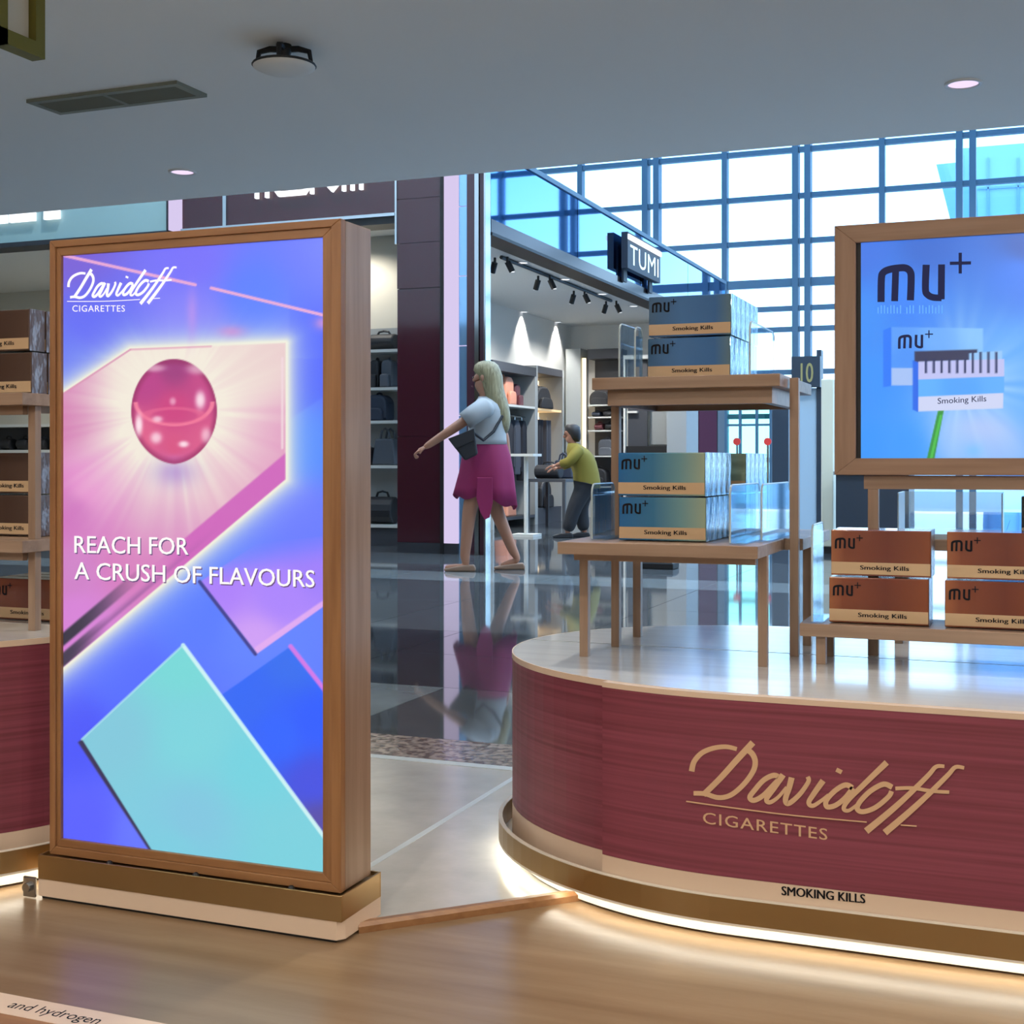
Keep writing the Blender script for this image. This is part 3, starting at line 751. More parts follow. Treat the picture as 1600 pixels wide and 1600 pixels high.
    ct = idw(x, y, [(285, 1030, (118, 216, 216)), (180, 1150, (128, 200, 220)), (300, 1150, (122, 212, 222)), (400, 1200, (114, 210, 224)), (300, 1280, (126, 198, 224)), (450, 1320, (120, 208, 222)), (270, 1330, (122, 204, 224))])
    c = over(c, (50, 46, 84), sm(2, -2, poly_sd(x, y, [(122, 1160), (132, 1152), (330, 1452), (314, 1452)])))
    c = over(c, ct, sm(1.2, -1.2, poly_sd(x, y, T)))
    c = over(c, (208, 244, 246), .95 * sm(4.2, 2, seg_d(x, y, (286, 1008), (560, 1380))))
    c = over(c, (176, 230, 240), .7 * sm(2.6, 1, seg_d(x, y, (128, 1155), (286, 1008))))
    return c

def print_mesh(name, x0, x1, z0, z1, y, nx, nz, fn, m, parent):
    xs_ = np.linspace(x0, x1, nx); zs_ = np.linspace(z0, z1, nz); XX, ZZ = np.meshgrid(xs_, zs_)
    Xc = XX * CA + y * SA; Dc = -XX * SA + y * CA                       # design units = the frame the art was measured in
    col = fn(800 + FPX * Xc / Dc, HZ - FPX * (ZZ - CH) / Dc) / 255.0
    col = np.where(col <= .04045, col / 12.92, ((np.clip(col, 0, 2) + .055) / 1.055) ** 2.4)
    org = ORG[parent.name]
    v = np.stack([XX - org.x, np.full(XX.shape, y - org.y), ZZ - org.z], -1).reshape(-1, 3)
    i = np.arange(nx * nz).reshape(nz, nx)
    f = np.stack([i[:-1, :-1], i[:-1, 1:], i[1:, 1:], i[1:, :-1]], -1).reshape(-1, 4)
    me = bpy.data.meshes.new(name); me.from_pydata(v.tolist(), [], f.tolist())
    at = me.color_attributes.new('print', 'FLOAT_COLOR', 'POINT')
    at.data.foreach_set('color', np.concatenate([col.reshape(-1, 3), np.ones((nx * nz, 1))], 1).astype(np.float32).ravel())
    me.materials.append(m); o = bpy.data.objects.new(name, me); COL.objects.link(o); o.parent = parent; ORG[o.name] = org.copy(); return o
M['poster'] = attrmat('backlit_poster_print', .92)
po = print_mesh('poster', sx0 - .004, sx1 + .004, sz0 - .004, sz1 + .004, fy, 250, 560, poster, M['poster'], lb)
po['label'] = 'glowing poster with a pink glass ball, crystal shapes and white lettering'
ty = fy - .0012
def lpt(x, y, yy=None): q = onY(x, y, ty if yy is None else yy); return (q.x, q.y, q.z)
# word-mark on the poster: affine fit from the design units
def affine(src, dst):
    Am = np.array([[a, b, 1] for a, b in src], float); return np.linalg.lstsq(Am, np.array(dst, float), rcond=None)[0]
def zpx(a, b): return (80 + a * .325, 340 + b * .325)
AF = affine([(72, 250), (392, 100), (1490, 236), (985, 560), (82, 368), (40, 405)], [zpx(88, 330), zpx(200, 246), zpx(600, 245), zpx(440, 410), zpx(92, 388), zpx(68, 406)])
def logo_on_poster(u, v): r = np.array([u, v, 1.0]) @ AF; return lpt(r[0], r[1])
M['printlilac'] = emat('backlit_white_print', (252, 244, 250), 1.0)
lettering([(p, a * 1.15, b * 1.15) for p, a, b in SCRIPT], logo_on_poster).build('script_lettering', 'printlilac', lb)
textmesh('CIGARETTES', lambda u, v: lpt(113 + 82 * u, 487 - 10 * v - 0.0 * u), 1.12, .005).build('small_lettering', 'printlilac', lb)
def slog(x0, y0, x1, y1, cap, dx=0, dy=0, dep=None):
    def f(u, v): return lpt(x0 + (x1 - x0) * u + dx, y0 + (y1 - y0) * u - cap * v + dy, dep)
    return f
for s_, a in (('REACH FOR', (116, 864, 294, 867, 27)), ('A CRUSH OF FLAVOURS', (116, 905, 491, 918, 27))):
    textmesh(s_, slog(*a, 1.6, 1.8, ty + .0005), 1.0, .008).build('slogan_shadow', 'printshadow', lb)
    textmesh(s_, slog(*a), 1.0, .008).build('slogan_lettering', 'printwhite', lb)
# plinth of the light box
GX0, GX1, GY0, GY1 = BX0 - .012, BX1 + .012, BY0 - .020, BY1 + .018
mb = MB()
for a in ((GX0, GX1, GY0, GY0 + .004), (GX0, GX1, GY1 - .004, GY1), (GX0, GX0 + .004, GY0 + .004, GY1 - .004), (GX1 - .004, GX1, GY0 + .004, GY1 - .004)): mb.box(*a, .040, .087)
mb.build('metal_band', 'gold', lb, bevel=.001)
bx('band_core', 'gold', GX0 + .004, GX1 - .004, GY0 + .004, GY1 - .004, .041, .080, lb)
MB().prism([(GX0, GY0 + .002), (GX1 - .012, GY0 + .002), (GX1 - .001, GY0 + .016), (GX1 - .001, GY1), (GX0, GY1)], 'z', .006, .040).build('base', 'cream', lb)
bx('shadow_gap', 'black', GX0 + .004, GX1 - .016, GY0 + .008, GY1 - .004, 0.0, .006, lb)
for px in (165, 300, 450):
    q = onY(px, 1360, GY0 - .001); MB().lathe([(0, 0), (.007, 0), (.008, .004), (.004, .010), (0, .011)], (q.x, GY0 + .010, .080), 12).build('levelling_screw', 'black', lb)

# small steel latch between the light box and the left plinth
q = onZ(88, 1410, 0.0)
lt = thing('steel_latch', 'small steel latch joining the light box base to the left plinth', 'latch', (q.x, q.y, 0))
lx = GX0 - .004
bx('plate', 'steel', lx - .030, lx, GY0 - .004, GY0 + .002, .002, .042, lt, bevel=.002)
MB().tube([(lx - .016, GY0 - .012, .022), (lx - .016, GY0 - .003, .022)], .009, 12).build('bolt', 'steel', lt)

# diagonal wooden strip on the floor
pa, pb_ = onZ(560, 1458, 0), onZ(925, 1404, 0)
dv = (pb_ - pa).normalized(); nv = Vector((-dv.y, dv.x, 0))
fs = thing('floor_strip', 'low wooden strip lying on the floor between light box and round plinth', 'floor strip', pa)
mb = MB(); v = []
for (a, z) in ((-.004, 0), (.032, 0), (.032, .012), (.006, .017), (-.004, .012)):
    v.append((a, z))
n_ = len(v); vv = [(e_ + nv * a)[:2] + (z,) for e_ in (pa, pb_) for a, z in v]
mb.add(vv, [tuple(range(n_)), tuple(range(n_, 2 * n_))[::-1]] + [(i, (i + 1) % n_, n_ + (i + 1) % n_, n_ + i) for i in range(n_)])
mb.build('strip', 'oakdark', fs)
MB().tube([tuple(pa + nv * .012 + Vector((0, 0, .017))), tuple(pa + nv * .012 + Vector((0, 0, .026)))], .006, 8).build('end_screw', 'black', fs)
MB().tube([tuple(pb_ - dv * .02 + nv * .012 + Vector((0, 0, .017))), tuple(pb_ - dv * .02 + nv * .012 + Vector((0, 0, .024)))], .008, 8).build('end_screw', 'steel', fs)

# ================================================================== ROUND-ENDED PLINTHS
class Outline:
    def __init__(s, cx0, cx1, cy, a, b, n=40):
        s.P = []; s.N = []
        for i in range(n + 1):
            th = math.pi / 2 + math.pi * i / n
            s.P.append((cx0 + a * math.cos(th), cy + b * math.sin(th))); s.N.append((math.cos(th) / a, math.sin(th) / b))
        for i in range(n + 1):
            th = -math.pi / 2 + math.pi * i / n
            s.P.append((cx1 + a * math.cos(th), cy + b * math.sin(th))); s.N.append((math.cos(th) / a, math.sin(th) / b))
        s.N = [tuple(np.array(q) / np.hypot(*q)) for q in s.N]
    def off(s, d): return [(p[0] + n[0] * d, p[1] + n[1] * d) for p, n in zip(s.P, s.N)]
    def solid(s, d, z0, z1): return MB().prism(s.off(d), 'z', z0, z1)
    def shell(s, d0, d1, z0, z1):
        A_, B_ = s.off(d0), s.off(d1); n = len(A_); v = [q + (z0,) for q in A_] + [q + (z0,) for q in B_] + [q + (z1,) for q in B_] + [q + (z1,) for q in A_]
        f = []
        for i in range(n):
            j = (i + 1) % n
            for k in range(4): f.append((k * n + i, k * n + j, ((k + 1) % 4) * n + j, ((k + 1) % 4) * n + i))
        return MB().add(v, f)
    def clip(s, d, ylo, yhi):
        P = s.off(d)
        for lim, sg in ((ylo, 1), (yhi, -1)):
            out = []
            for i in range(len(P)):
                a, b = P[i], P[(i + 1) % len(P)]; ia, ib = sg * (a[1] - lim) >= 0, sg * (b[1] - lim) >= 0
                if ia: out.append(a)
                if ia != ib:
                    t = (lim - a[1]) / (b[1] - a[1]); out.append((a[0] + t * (b[0] - a[0]), lim))
            P = out
        return P

def plinth(label, ol, H, seam, origin, zbg=.119):
    t = thing('display_plinth', label, 'plinth', origin)
    ol.solid(-.030, 0.0, .006).build('shadow_gap', 'black', t)  # black foot stands in for the dark shade under the base
    ol.solid(-.010, .006, .036).build('base', 'whitebase', t, smooth=False)
    ol.shell(.012, .021, .0335, .0358).build('led_strip', 'led', t)
    ol.shell(-.008, .030, .036, .0405).build('bumper_underside', 'whitebase', t)
    ol.shell(.022, .030, .0406, .084).build('metal_bumper', 'gold', t)
    ol.shell(.0215, .0305, .0842, .0862).build('bumper_gleam', 'whitebase', t)  # pale strip whose colour stands in for the bright gleam on the bumper
    ol.solid(-.002, .036, H - .014).build('core', 'cream', t)
    ol.shell(-.0018, .0, .0405, zbg - .0005).build('skirt_band', 'cream', t)
    ol.shell(-.0018, .0, zbg, H - .0125).build('textile_wrap', 'burg', t)
    ol.shell(-.0018, .001, H - .012, H).build('top_edge', 'cream', t)
    for lo, hi in ((-99, seam - .004), (seam + .004, 99)):
        P = ol.clip(-.002, lo, hi)
        if len(P) > 2: MB().prism(P, 'z', H - .013, H).build('top_board', 'plinthtop', t)
    return t
PH = .445
OR = Outline(-.49, .75, 2.84, .60, .50, 44)
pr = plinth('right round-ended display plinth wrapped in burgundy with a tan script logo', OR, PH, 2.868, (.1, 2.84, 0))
# proud front panel with lettering
front = [i for i, (p, n) in enumerate(zip(OR.P, OR.N)) if n[1] < -.2 and p[0] < 1.0]
fp = [OR.P[i] for i in front]; fn_ = [OR.N[i] for i in front]
# resample the front run finely
ss = np.concatenate([[0], np.cumsum([math.dist(fp[i], fp[i + 1]) for i in range(len(fp) - 1)])])
def run(s, d):
    x = np.interp(s, ss, [p[0] for p in fp]); y = np.interp(s, ss, [p[1] for p in fp])
    nx = np.interp(s, ss, [n[0] for n in fn_]); ny = np.interp(s, ss, [n[1] for n in fn_]); l = math.hypot(nx, ny)
    return x + nx / l * d, y + ny / l * d
sg = np.linspace(0, ss[-1], 400)
pxg = np.array([proj((*run(s, .0200), .25))[0] for s in sg])
def px2s(px): return float(np.interp(px, pxg, sg))
def panelpt(px, py, d=.0206):
    s = px2s(px); x, y = run(s, d); D = -x * SA + y * CA
    return (x, y, CH - (py - HZ) / FPX * D)
s0, s1 = px2s(941), px2s(1900) if pxg[-1] > 1900 else ss[-1]
def arc(z0, z1, d0=.0005, d1=.0195):
    n = 60; v = []; f = []
    for i in range(n + 1):
        s = s0 + (s1 - s0) * i / n; a = run(s, d0); b = run(s, d1)
        v += [a + (z0,), b + (z0,), b + (z1,), a + (z1,)]
    for i in range(n):
        for k in range(4): f.append((4 * i + k, 4 * i + (k + 1) % 4, 4 * i + 4 + (k + 1) % 4, 4 * i + 4 + k))
    f += [(0, 1, 2, 3), tuple(4 * n + k for k in (3, 2, 1, 0))]
    return MB().add(v, f)
fpn = arc(.119, .4348).build('front_panel', 'burg', pr)
arc(.0846, .1185).build('panel_foot', 'cream', pr)
arc(.4352, .4449, .0015, .0205).build('panel_lip', 'cream', pr)
def zp8(u, v): return (1060 + u * .3, 1130 + v * .3)
lettering(SCRIPT, lambda u, v: panelpt(*zp8(u, v))).build('script_lettering', 'tan', pr)
textmesh('CIGARETTES', lambda u, v: panelpt(1098.5 + 194 * u, 1286.5 + 26.5 * u - 18 * v), 1.12, .005).build('small_lettering', 'tan', pr)
textmesh('SMOKING KILLS', lambda u, v: panelpt(1221 + 130 * u, 1398.5 + 13 * u - 14 * v), 1.0, .03).build('warning_lettering', 'ink', pr)

OL = Outline(-4.2, -2.446, 2.32, .60, .50, 36)
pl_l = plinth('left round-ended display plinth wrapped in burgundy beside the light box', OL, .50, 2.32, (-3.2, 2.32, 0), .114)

# ================================================================== DISPLAY TABLES
def leg(t, x, y, z0, z1, w=.0094): bx('leg', 'woodz', x - w, x + w, y - w, y + w, z0, z1, t, bevel=.001)
TZ = 1.044
tt = thing('tall_display_table', 'tall narrow oak display table standing behind the lower one', 'table', (-.68, 2.93, PH))
bx('top', 'woodx', -.893, -.483, 2.735, 3.155, TZ - .026, TZ, tt, bevel=.0015)
bx('apron', 'woodx', -.866, -.505, 2.765, 2.785, TZ - .060, TZ - .026, tt)
bx('apron', 'woodx', -.866, -.505, 3.105, 3.125, TZ - .060, TZ - .026, tt)
bx('apron', 'woodx', -.866, -.846, 2.785, 3.105, TZ - .060, TZ - .026, tt)
bx('apron', 'woodx', -.525, -.505, 2.785, 3.105, TZ - .060, TZ - .026, tt)
for x in (-.868, -.4695): leg(tt, x, 2.836, PH, TZ - .026 if x < -.8 else TZ - .004)
MZ = .695
mt = thing('middle_display_table', 'low oak display table in front of the tall one', 'table', (-.70, 2.65, PH))
MB().box(-.91, -.495, 2.558, 2.82, MZ - .025, MZ).box(-.855, -.495, 2.82, 2.855, MZ - .025, MZ).box(-.885, -.455, 2.855, 3.26, MZ - .025, MZ).build('top', 'woodx', mt, bevel=.0015)
bx('apron', 'woodx', -.888, -.508, 2.60, 2.618, MZ - .040, MZ - .025, mt)
leg(mt, -.886, 2.667, PH, MZ - .025); leg(mt, -.489 - .016, 2.667, PH, MZ - .025)
leg(mt, -.868, 3.01, PH, MZ - .025); leg(mt, -.4695, 3.01, PH, MZ - .025)
LZ = .53
lo = thing('low_display_table', 'knee-low oak bench carrying brown cartons under the blue screen', 'table', (-.1, 2.85, PH))
bx('top', 'woodx', -.44, .62, 2.715, 2.885, LZ - .026, LZ, lo, bevel=.0015)
for x in (-.40, .58):
    for yy in (2.745, 2.862): leg(lo, x, yy, PH, LZ - .026, 0.0098)

# ================================================================== BLUE SCREEN
SY = 2.885
sc = thing('screen_display', 'oak-framed blue advertising screen on a wooden stand above the brown cartons', 'screen', (-.1, 2.9, PH))
fxl = onY(1304, 500, SY).x; fzt = onY(1308, 353, SY).z; fzb = onY(1302, 742, SY).z
ixl = onY(1337, 500, SY).x; izt = onY(1338, 379, SY).z; izb = onY(1338, 716, SY).z
fxr = fxl + .80; ixr = fxr - (ixl - fxl)
bx('back_panel', 'woodx', fxl + .002, fxr - .002, SY + .018, SY + .045, fzb, fzt - .001, sc)
M['oakfr'] = mat('screen_oak', (160, 130, 108), 0.45, noise=((140, 110, 88), (4, 60, 60), 4, 0.35, 0.7))
M['oakfrz'] = mat('screen_oak_upright', (160, 130, 108), 0.45, noise=((140, 110, 88), (60, 60, 4), 4, 0.35, 0.7))
ring('frame', 'oakfr', fxl, fxr, fzb, fzt, ixl - fxl, ixl - fxl, izb - fzb, fzt - izt, SY - .002, SY + .018, sc)
bx('stand_rail', 'woodx', fxl + .06, fxr - .06, SY + .012, SY + .036, fzb - .030, fzb - .001, sc)
for xx in (onY(1365, 800, SY + .024).x, fxr - .10):
    leg(sc, xx, SY + .024, PH, fzb - .030, .011)
bx('bezel', 'black', ixl - .001, ixr + .001, SY + .010, SY + .0175, izb - .001, izt + .001, sc)
def screen_art(x, y):
    c = idw(x, y, [(1345, 390, (66, 122, 232)), (1450, 385, (58, 112, 214)), (1600, 380, (60, 108, 200)), (1800, 380, (60, 108, 200)), (1345, 500, (64, 146, 250)), (1420, 470, (62, 136, 250)), (1590, 430, (60, 130, 246)),
                   (1345, 600, (60, 150, 255)), (1345, 700, (56, 152, 255)), (1420, 700, (62, 156, 255)), (1590, 560, (84, 164, 255)), (1560, 690, (150, 190, 252)), (1500, 690, (140, 188, 252)), (1590, 640, (92, 170, 255)), (1800, 600, (60, 140, 250))])
    th = np.arctan2(y - 600, x - 1500); r = np.hypot(x - 1500, y - 600)
    ry = rays(th, 60)
    c = over(c, (176, 220, 255), np.clip(.75 * np.exp(-((r - 20) / 95.0) ** 2) * (.35 + .8 * ry) * sm(1400, 1520, x), 0, 1))
    c = over(c, (186, 204, 250), .7 * np.exp(-(((x - 1535) / 50) ** 2 + ((y - 668) / 26) ** 2)))
    c = over(c, (120, 196, 255), .6 * np.exp(-(((x - 1521) / 14) ** 2 + ((y - 704) / 10) ** 2)))
    P1 = [(1393, 511), (1536, 513), (1536, 603), (1393, 603)]
    c = over(c, (44, 124, 252), sm(1, -1, poly_sd(x, y, [(1380, 516), (1393, 511), (1393, 603), (1380, 605)])))
    c = over(c, idw(x, y, [(1400, 520, (92, 160, 250)), (1460, 530, (112, 176, 255)), (1530, 520, (140, 200, 255)), (1420, 560, (78, 150, 250))]), .9 * sm(1, -1, poly_sd(x, y, P1)))
    c = over(c, (176, 200, 246), .9 * sm(1, -1, poly_sd(x, y, [(1393, 575), (1428, 575), (1428, 602), (1393, 602)])))
    c = over(c, (56, 150, 70), sm(1, -1, poly_sd(x, y, [(1466, 640), (1475, 640), (1459, 722), (1447, 722)])))
    c = over(c, (84, 204, 84), .8 * sm(3, 1, seg_d(x, y, (1470, 650), (1455, 716))))
    c = over(c, (52, 58, 92), sm(1, -1, poly_sd(x, y, [(1429, 549), (1527, 546), (1527, 562), (1429, 566)])))
    c = over(c, (150, 200, 250), sm(1, -1, poly_sd(x, y, [(1514, 552), (1566, 548), (1566, 590), (1514, 590)])))
    c = over(c, (40, 108, 236), sm(1, -1, poly_sd(x, y, [(1426, 563), (1435, 566), (1435, 644), (1426, 640)])))
    c = over(c, (192, 196, 244), sm(1, -1, poly_sd(x, y, [(1435, 565), (1569, 561), (1569, 594), (1435, 596)])))
    for i in range(10):
        xx = 1447 + 12.2 * i
        c = over(c, (40, 52, 96), .95 * sm(1, -1, poly_sd(x, y, [(xx - 2, 560 if i < 6 else 550), (xx + 1.6, 560 if i < 6 else 550), (xx + 1.6, 583), (xx - 2, 583)])))
    c = over(c, idw(x, y, [(1440, 605, (96, 178, 255)), (1500, 605, (84, 166, 252)), (1565, 605, (96, 176, 255))]), sm(1, -1, poly_sd(x, y, [(1435, 593), (1569, 588), (1569, 616), (1435, 622)])))
    c = over(c, (206, 214, 246), sm(1, -1, poly_sd(x, y, [(1435, 620), (1568, 614), (1567, 638), (1435, 643)])))
    return c
M['screenart'] = attrmat('screen_picture', .92)
sp_o = print_mesh('screen_picture', ixl + .010, ixr - .002, izb, izt, SY + .008, 330, 230, screen_art, M['screenart'], sc)
def scp(x, y): q = onY(x, y, SY + .0068); return (q.x, q.y, q.z)
M['navy'] = emat('navy_print', (42, 44, 74), 1.0)
M['palelet'] = emat('pale_blue_print', (104, 170, 252), 1.0)
def mu_px(x0, y0, h, slope=-.02): return lambda u, v: scp(x0 + u * h, y0 - v * h + slope * u * h)
lettering(MU, mu_px(1371, 472, 56)).build('word_mark', 'navy', sc)
lettering(MU, mu_px(1403, 545, 21)).build('word_mark_small', 'navy', sc)
mb = MB()
for i in range(21):
    if i in (8, 12): continue
    a = scp(1371 + i * 5, 490); b = scp(1373 + i * 5, 477 if i % 3 else 480); mb.quad(a, (b[0], a[1], a[2]), b, (a[0], b[1], b[2]))
mb.build('faint_caption', 'palelet', sc, kind='stuff')
textmesh('Smoking Kills', lambda u, v: scp(1465 + 76 * u, 634 - 4 * u - 12 * v), 1.0, .005).build('pack_lettering', 'navy', sc)

# ================================================================== CARTONS
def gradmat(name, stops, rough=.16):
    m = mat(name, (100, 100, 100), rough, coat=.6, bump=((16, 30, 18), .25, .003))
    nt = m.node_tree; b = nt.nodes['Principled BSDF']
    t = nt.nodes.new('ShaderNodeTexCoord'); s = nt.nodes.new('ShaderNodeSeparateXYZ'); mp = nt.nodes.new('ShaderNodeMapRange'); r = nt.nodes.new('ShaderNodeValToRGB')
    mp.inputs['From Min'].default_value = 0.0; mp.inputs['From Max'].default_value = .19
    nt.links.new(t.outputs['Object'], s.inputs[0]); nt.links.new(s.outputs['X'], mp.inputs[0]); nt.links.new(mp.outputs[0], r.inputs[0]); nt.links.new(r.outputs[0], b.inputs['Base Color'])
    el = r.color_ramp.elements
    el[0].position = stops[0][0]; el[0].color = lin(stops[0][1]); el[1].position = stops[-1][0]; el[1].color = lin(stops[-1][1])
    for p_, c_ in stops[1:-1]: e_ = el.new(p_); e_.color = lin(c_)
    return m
M['cblue'] = gradmat('blue_print_with_sheen', [(0, (28, 104, 166)), (.4, (48, 114, 154)), (.7, (104, 150, 158)), (1, (156, 172, 146))])  # beige right end paints the glossy wrapper's reflection into the print
M['cblue2'] = gradmat('deep_blue_print_with_sheen', [(0, (62, 100, 136)), (.4, (66, 118, 176)), (.8, (56, 110, 170)), (1, (96, 126, 136))])  # greyer ends paint wrapper reflections into the blue print
M['cbrown'] = gradmat('copper_carton_print', [(0, (160, 100, 66)), (.15, (130, 72, 52)), (.6, (110, 56, 46)), (1, (132, 72, 48))])
M['cdark'] = gradmat('dark_brown_carton_print', [(0, (84, 62, 50)), (.5, (74, 54, 46)), (1, (88, 68, 58))])
M['cgrey'] = gradmat('grey_carton_print', [(0, (66, 72, 72)), (1, (74, 80, 78))])
M['ctan'] = mat('tan_warning_band', (200, 170, 134), .3, coat=.3)
M['wrap'] = mat('carton_wrap_side', (140, 182, 212), .12, metal=.55, bump=((30, 24, 5), .9, .012))
M['wrapbrown'] = mat('carton_wrap_side_brown', (120, 104, 104), .18, metal=.4, bump=((70, 20, 14), .9, .01))
CW_, CHH, CD = .188, .0925, .048
def carton_proto(kind, side, w=CW_, h=CHH, d=CD):
    t = thing('carton', 'x', 'carton', (0, 0, 0))
    e = .0015
    MB().box(e, w - e, 0, d, e, h - e).build('body', kind, t, bevel=.002)
    bx('wrap_end', side, w - e, w, .001, d - .001, .001, h - .001, t)
    bx('warning_band', 'ctan', .002, w - .002, -.0007, .0, .005, .029, t)
    lettering(MU, lambda u, v: (.009 + u * .0215, -.0009, .056 + v * .0215)).build('word_mark', 'ink', t)
    textmesh('Smoking Kills', lambda u, v: (w * .30 + w * .48 * u, -.0013, .0115 + .0115 * v), 1.02, .03).build('warning_lettering', 'ink', t)
    return t
ORD = ('front', 'second', 'third', 'fourth', 'fifth', 'sixth', 'seventh', 'eighth')
PROTO = {}
def carton(kind, side, x, y, z, label, group, w=CW_, h=CHH, d=CD):
    key = (kind, w, h, d)
    if key not in PROTO:
        t = carton_proto(kind, side, w, h, d); t.location = (x, y, z); t['label'] = label; PROTO[key] = t
    else: t = copy_tree(PROTO[key], (x, y, z), label)
    t['group'] = group; return t
def ordn(i, colour, where): return ('%s carton at the front, %s' % (colour, where)) if i == 0 else '%s carton, %s from the front, %s' % (colour, ORD[i], where)
for r in range(2):
    for i in range(6):
        carton('cblue2', 'wrap', -.797 + (.002 if r else 0), 2.84 + i * .050, TZ + .0005 + r * (CHH + .0005), ordn(i, 'deep blue', '%s row on the tall table' % ('lower', 'upper')[r]), 'deep blue cartons on the tall table')
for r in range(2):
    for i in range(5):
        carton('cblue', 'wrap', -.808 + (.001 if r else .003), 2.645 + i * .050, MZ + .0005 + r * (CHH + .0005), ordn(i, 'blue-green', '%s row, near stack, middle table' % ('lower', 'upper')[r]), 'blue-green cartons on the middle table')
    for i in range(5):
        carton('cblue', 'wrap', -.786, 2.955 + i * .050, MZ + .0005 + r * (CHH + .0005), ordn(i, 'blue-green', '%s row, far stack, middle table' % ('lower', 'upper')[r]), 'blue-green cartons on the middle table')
for c_, x0 in enumerate((-.386, -.160, .066)):
    for r in range(2):
        for i in range(2):
            carton('cbrown', 'wrapbrown', x0 + (.004 if r else 0), 2.745 + i * .055, LZ + .0005 + r * .0965, '%s copper brown carton of the %s stack, %s row, on the bench' % (('front', 'rear')[i], ('left', 'right', 'outermost')[c_], ('lower', 'upper')[r]), 'copper brown cartons on the low bench', .198, .096, .052)
# the clear tray and the grey carton on the far bench behind the screen stand
fbh = thing('rear_display_bench', 'small oak bench behind the screen stand', 'table', (.1, 3.18, PH))
bx('top', 'woodx', -.30, .62, 3.10, 3.30, .66, .685, fbh, bevel=.0015)
for xx in (-.28, .60):
    for yy in (3.125, 3.275): leg(fbh, xx, yy, PH, .66)
carton('cgrey', 'wrapbrown', -.02, 3.12, .6855, 'dark grey carton on the rear bench seen under the blue screen', 'cartons on the rear bench', .188, .10, .052)

# ================================================================== CLEAR ACRYLIC HOLDERS
def holder(x, y0, y1, z, h, label, flange=.03, lean=0.0):
    t = thing('acrylic_holder', label, 'acrylic holder', (x, y0, z), 'clear acrylic carton holders')
    r = .018; P = [(y0, z), (y1, z), (y1, z + h * .92)]
    for k in range(5):
        a = math.pi / 2 * k / 4; P.append((y1 - r + r * math.cos(a), z + h - r + r * math.sin(a)))
    for k in range(5):
        a = math.pi / 2 + math.pi / 2 * k / 4; P.append((y0 + r + r * math.cos(a), z + h - r + r * math.sin(a)))
    MB().prism(P, 'x', x, x + .003).build('upright_plate', 'acrylic', t)
    pts = [(x + .0015, p[0], p[1]) for p in P[2:]] + [(x + .0015, y0, z)]
    MB().tube([(x + .0015, y0 - .001, z + .003)] + [(x + .0015, p[0], p[1]) for p in P[::-1][:-2]], .0022, 6).build('polished_edge', 'acredge', t)
    bx('foot_plate', 'acrylic', x + .003, x + .003 + flange, y0, y1, z + .0004, z + .003, t)
    return t
holder(-.842, 2.77, 2.95, TZ + .0005, .120, 'clear acrylic holder on the left of the tall table')
holder(-.808, 2.775, 2.83, TZ + .0005, .112, 'shorter clear acrylic holder beside the deep blue cartons, left side', .008)
holder(-.560, 2.80, 3.08, TZ + .0005, .118, 'clear acrylic holder on the right of the tall table')
holder(-.860, 2.63, 2.79, MZ + .0005, .118, 'clear acrylic holder on the left end of the middle table', .03)
holder(-.560, 2.60, 2.90, MZ + .0005, .118, 'clear acrylic holder right of the near blue-green stack', .03)
holder(-.520, 2.72, 3.05, MZ + .0005, .118, 'clear acrylic holder at the right edge of the middle table', .02)
holder(-.418, 2.73, 2.88, LZ + .0005, .20, 'tall clear acrylic holder left of the copper brown cartons', .02)
tr = thing('acrylic_tray', 'clear acrylic tray on the rear bench below the blue screen', 'acrylic tray', (-.2, 3.12, .6855))
bx('tray_floor', 'acrylic', -.28, -.06, 3.115, 3.27, .6855, .689, tr)
bx('tray_front', 'acredge', -.28, -.06, 3.112, 3.115, .6855, .697, tr)
for a in ((-.283, -.280), (-.06, -.057)): bx('tray_side', 'acredge', a[0], a[1], 3.115, 3.27, .6855, .79, tr)
bx('tray_back', 'acrylic', -.28, -.06, 3.27, 3.273, .6855, .79, tr)

# ================================================================== LEFT RACK ON THE LEFT PLINTH
lr = thing('oak_rack', 'oak rack with two shelves of dark cartons on the left plinth', 'rack', (-2.2, 2.35, .5))
RX0, RX1 = -2.62, -1.965
for z in (1.006, .695):
    bx('shelf', 'woodx', RX0, RX1, 2.18, 2.60, z - .026, z, lr, bevel=.0015)
    bx('apron', 'woodx', RX0 + .03, RX1 - .03, 2.215, 2.230, z - .045, z - .026, lr)
for x in (RX0 + .02, RX1 - .017):
    for yy in (2.236, 2.55):
        leg(lr, x, yy, .5, .669); leg(lr, x, yy, .695, .98)
for r in range(2):
    for i in range(4):
        carton('cdark', 'wrapbrown', -2.195 - (.006 if r else 0), 2.255 + i * .052, 1.0065 + r * .094, ordn(i, 'dark brown', '%s row on top of the left rack' % ('lower', 'upper')[r]), 'dark brown cartons on the left rack', CW_, .0925, .048)
    for i in range(3):
        carton('cdark', 'wrapbrown', -2.215, 2.30 + i * .052, .6955 + r * .094, ordn(i, 'dark brown', '%s row, lower shelf of left rack' % ('lower', 'upper')[r]), 'dark brown cartons on the left rack', CW_, .0925, .048)
for i in range(3):
    carton('cbrown', 'wrapbrown', -2.22 - .005 * i, 2.36 + i * .058, .5005, ordn(i, 'copper brown', 'under the left rack on the plinth'), 'copper cartons under the left rack', .198, .096, .052)

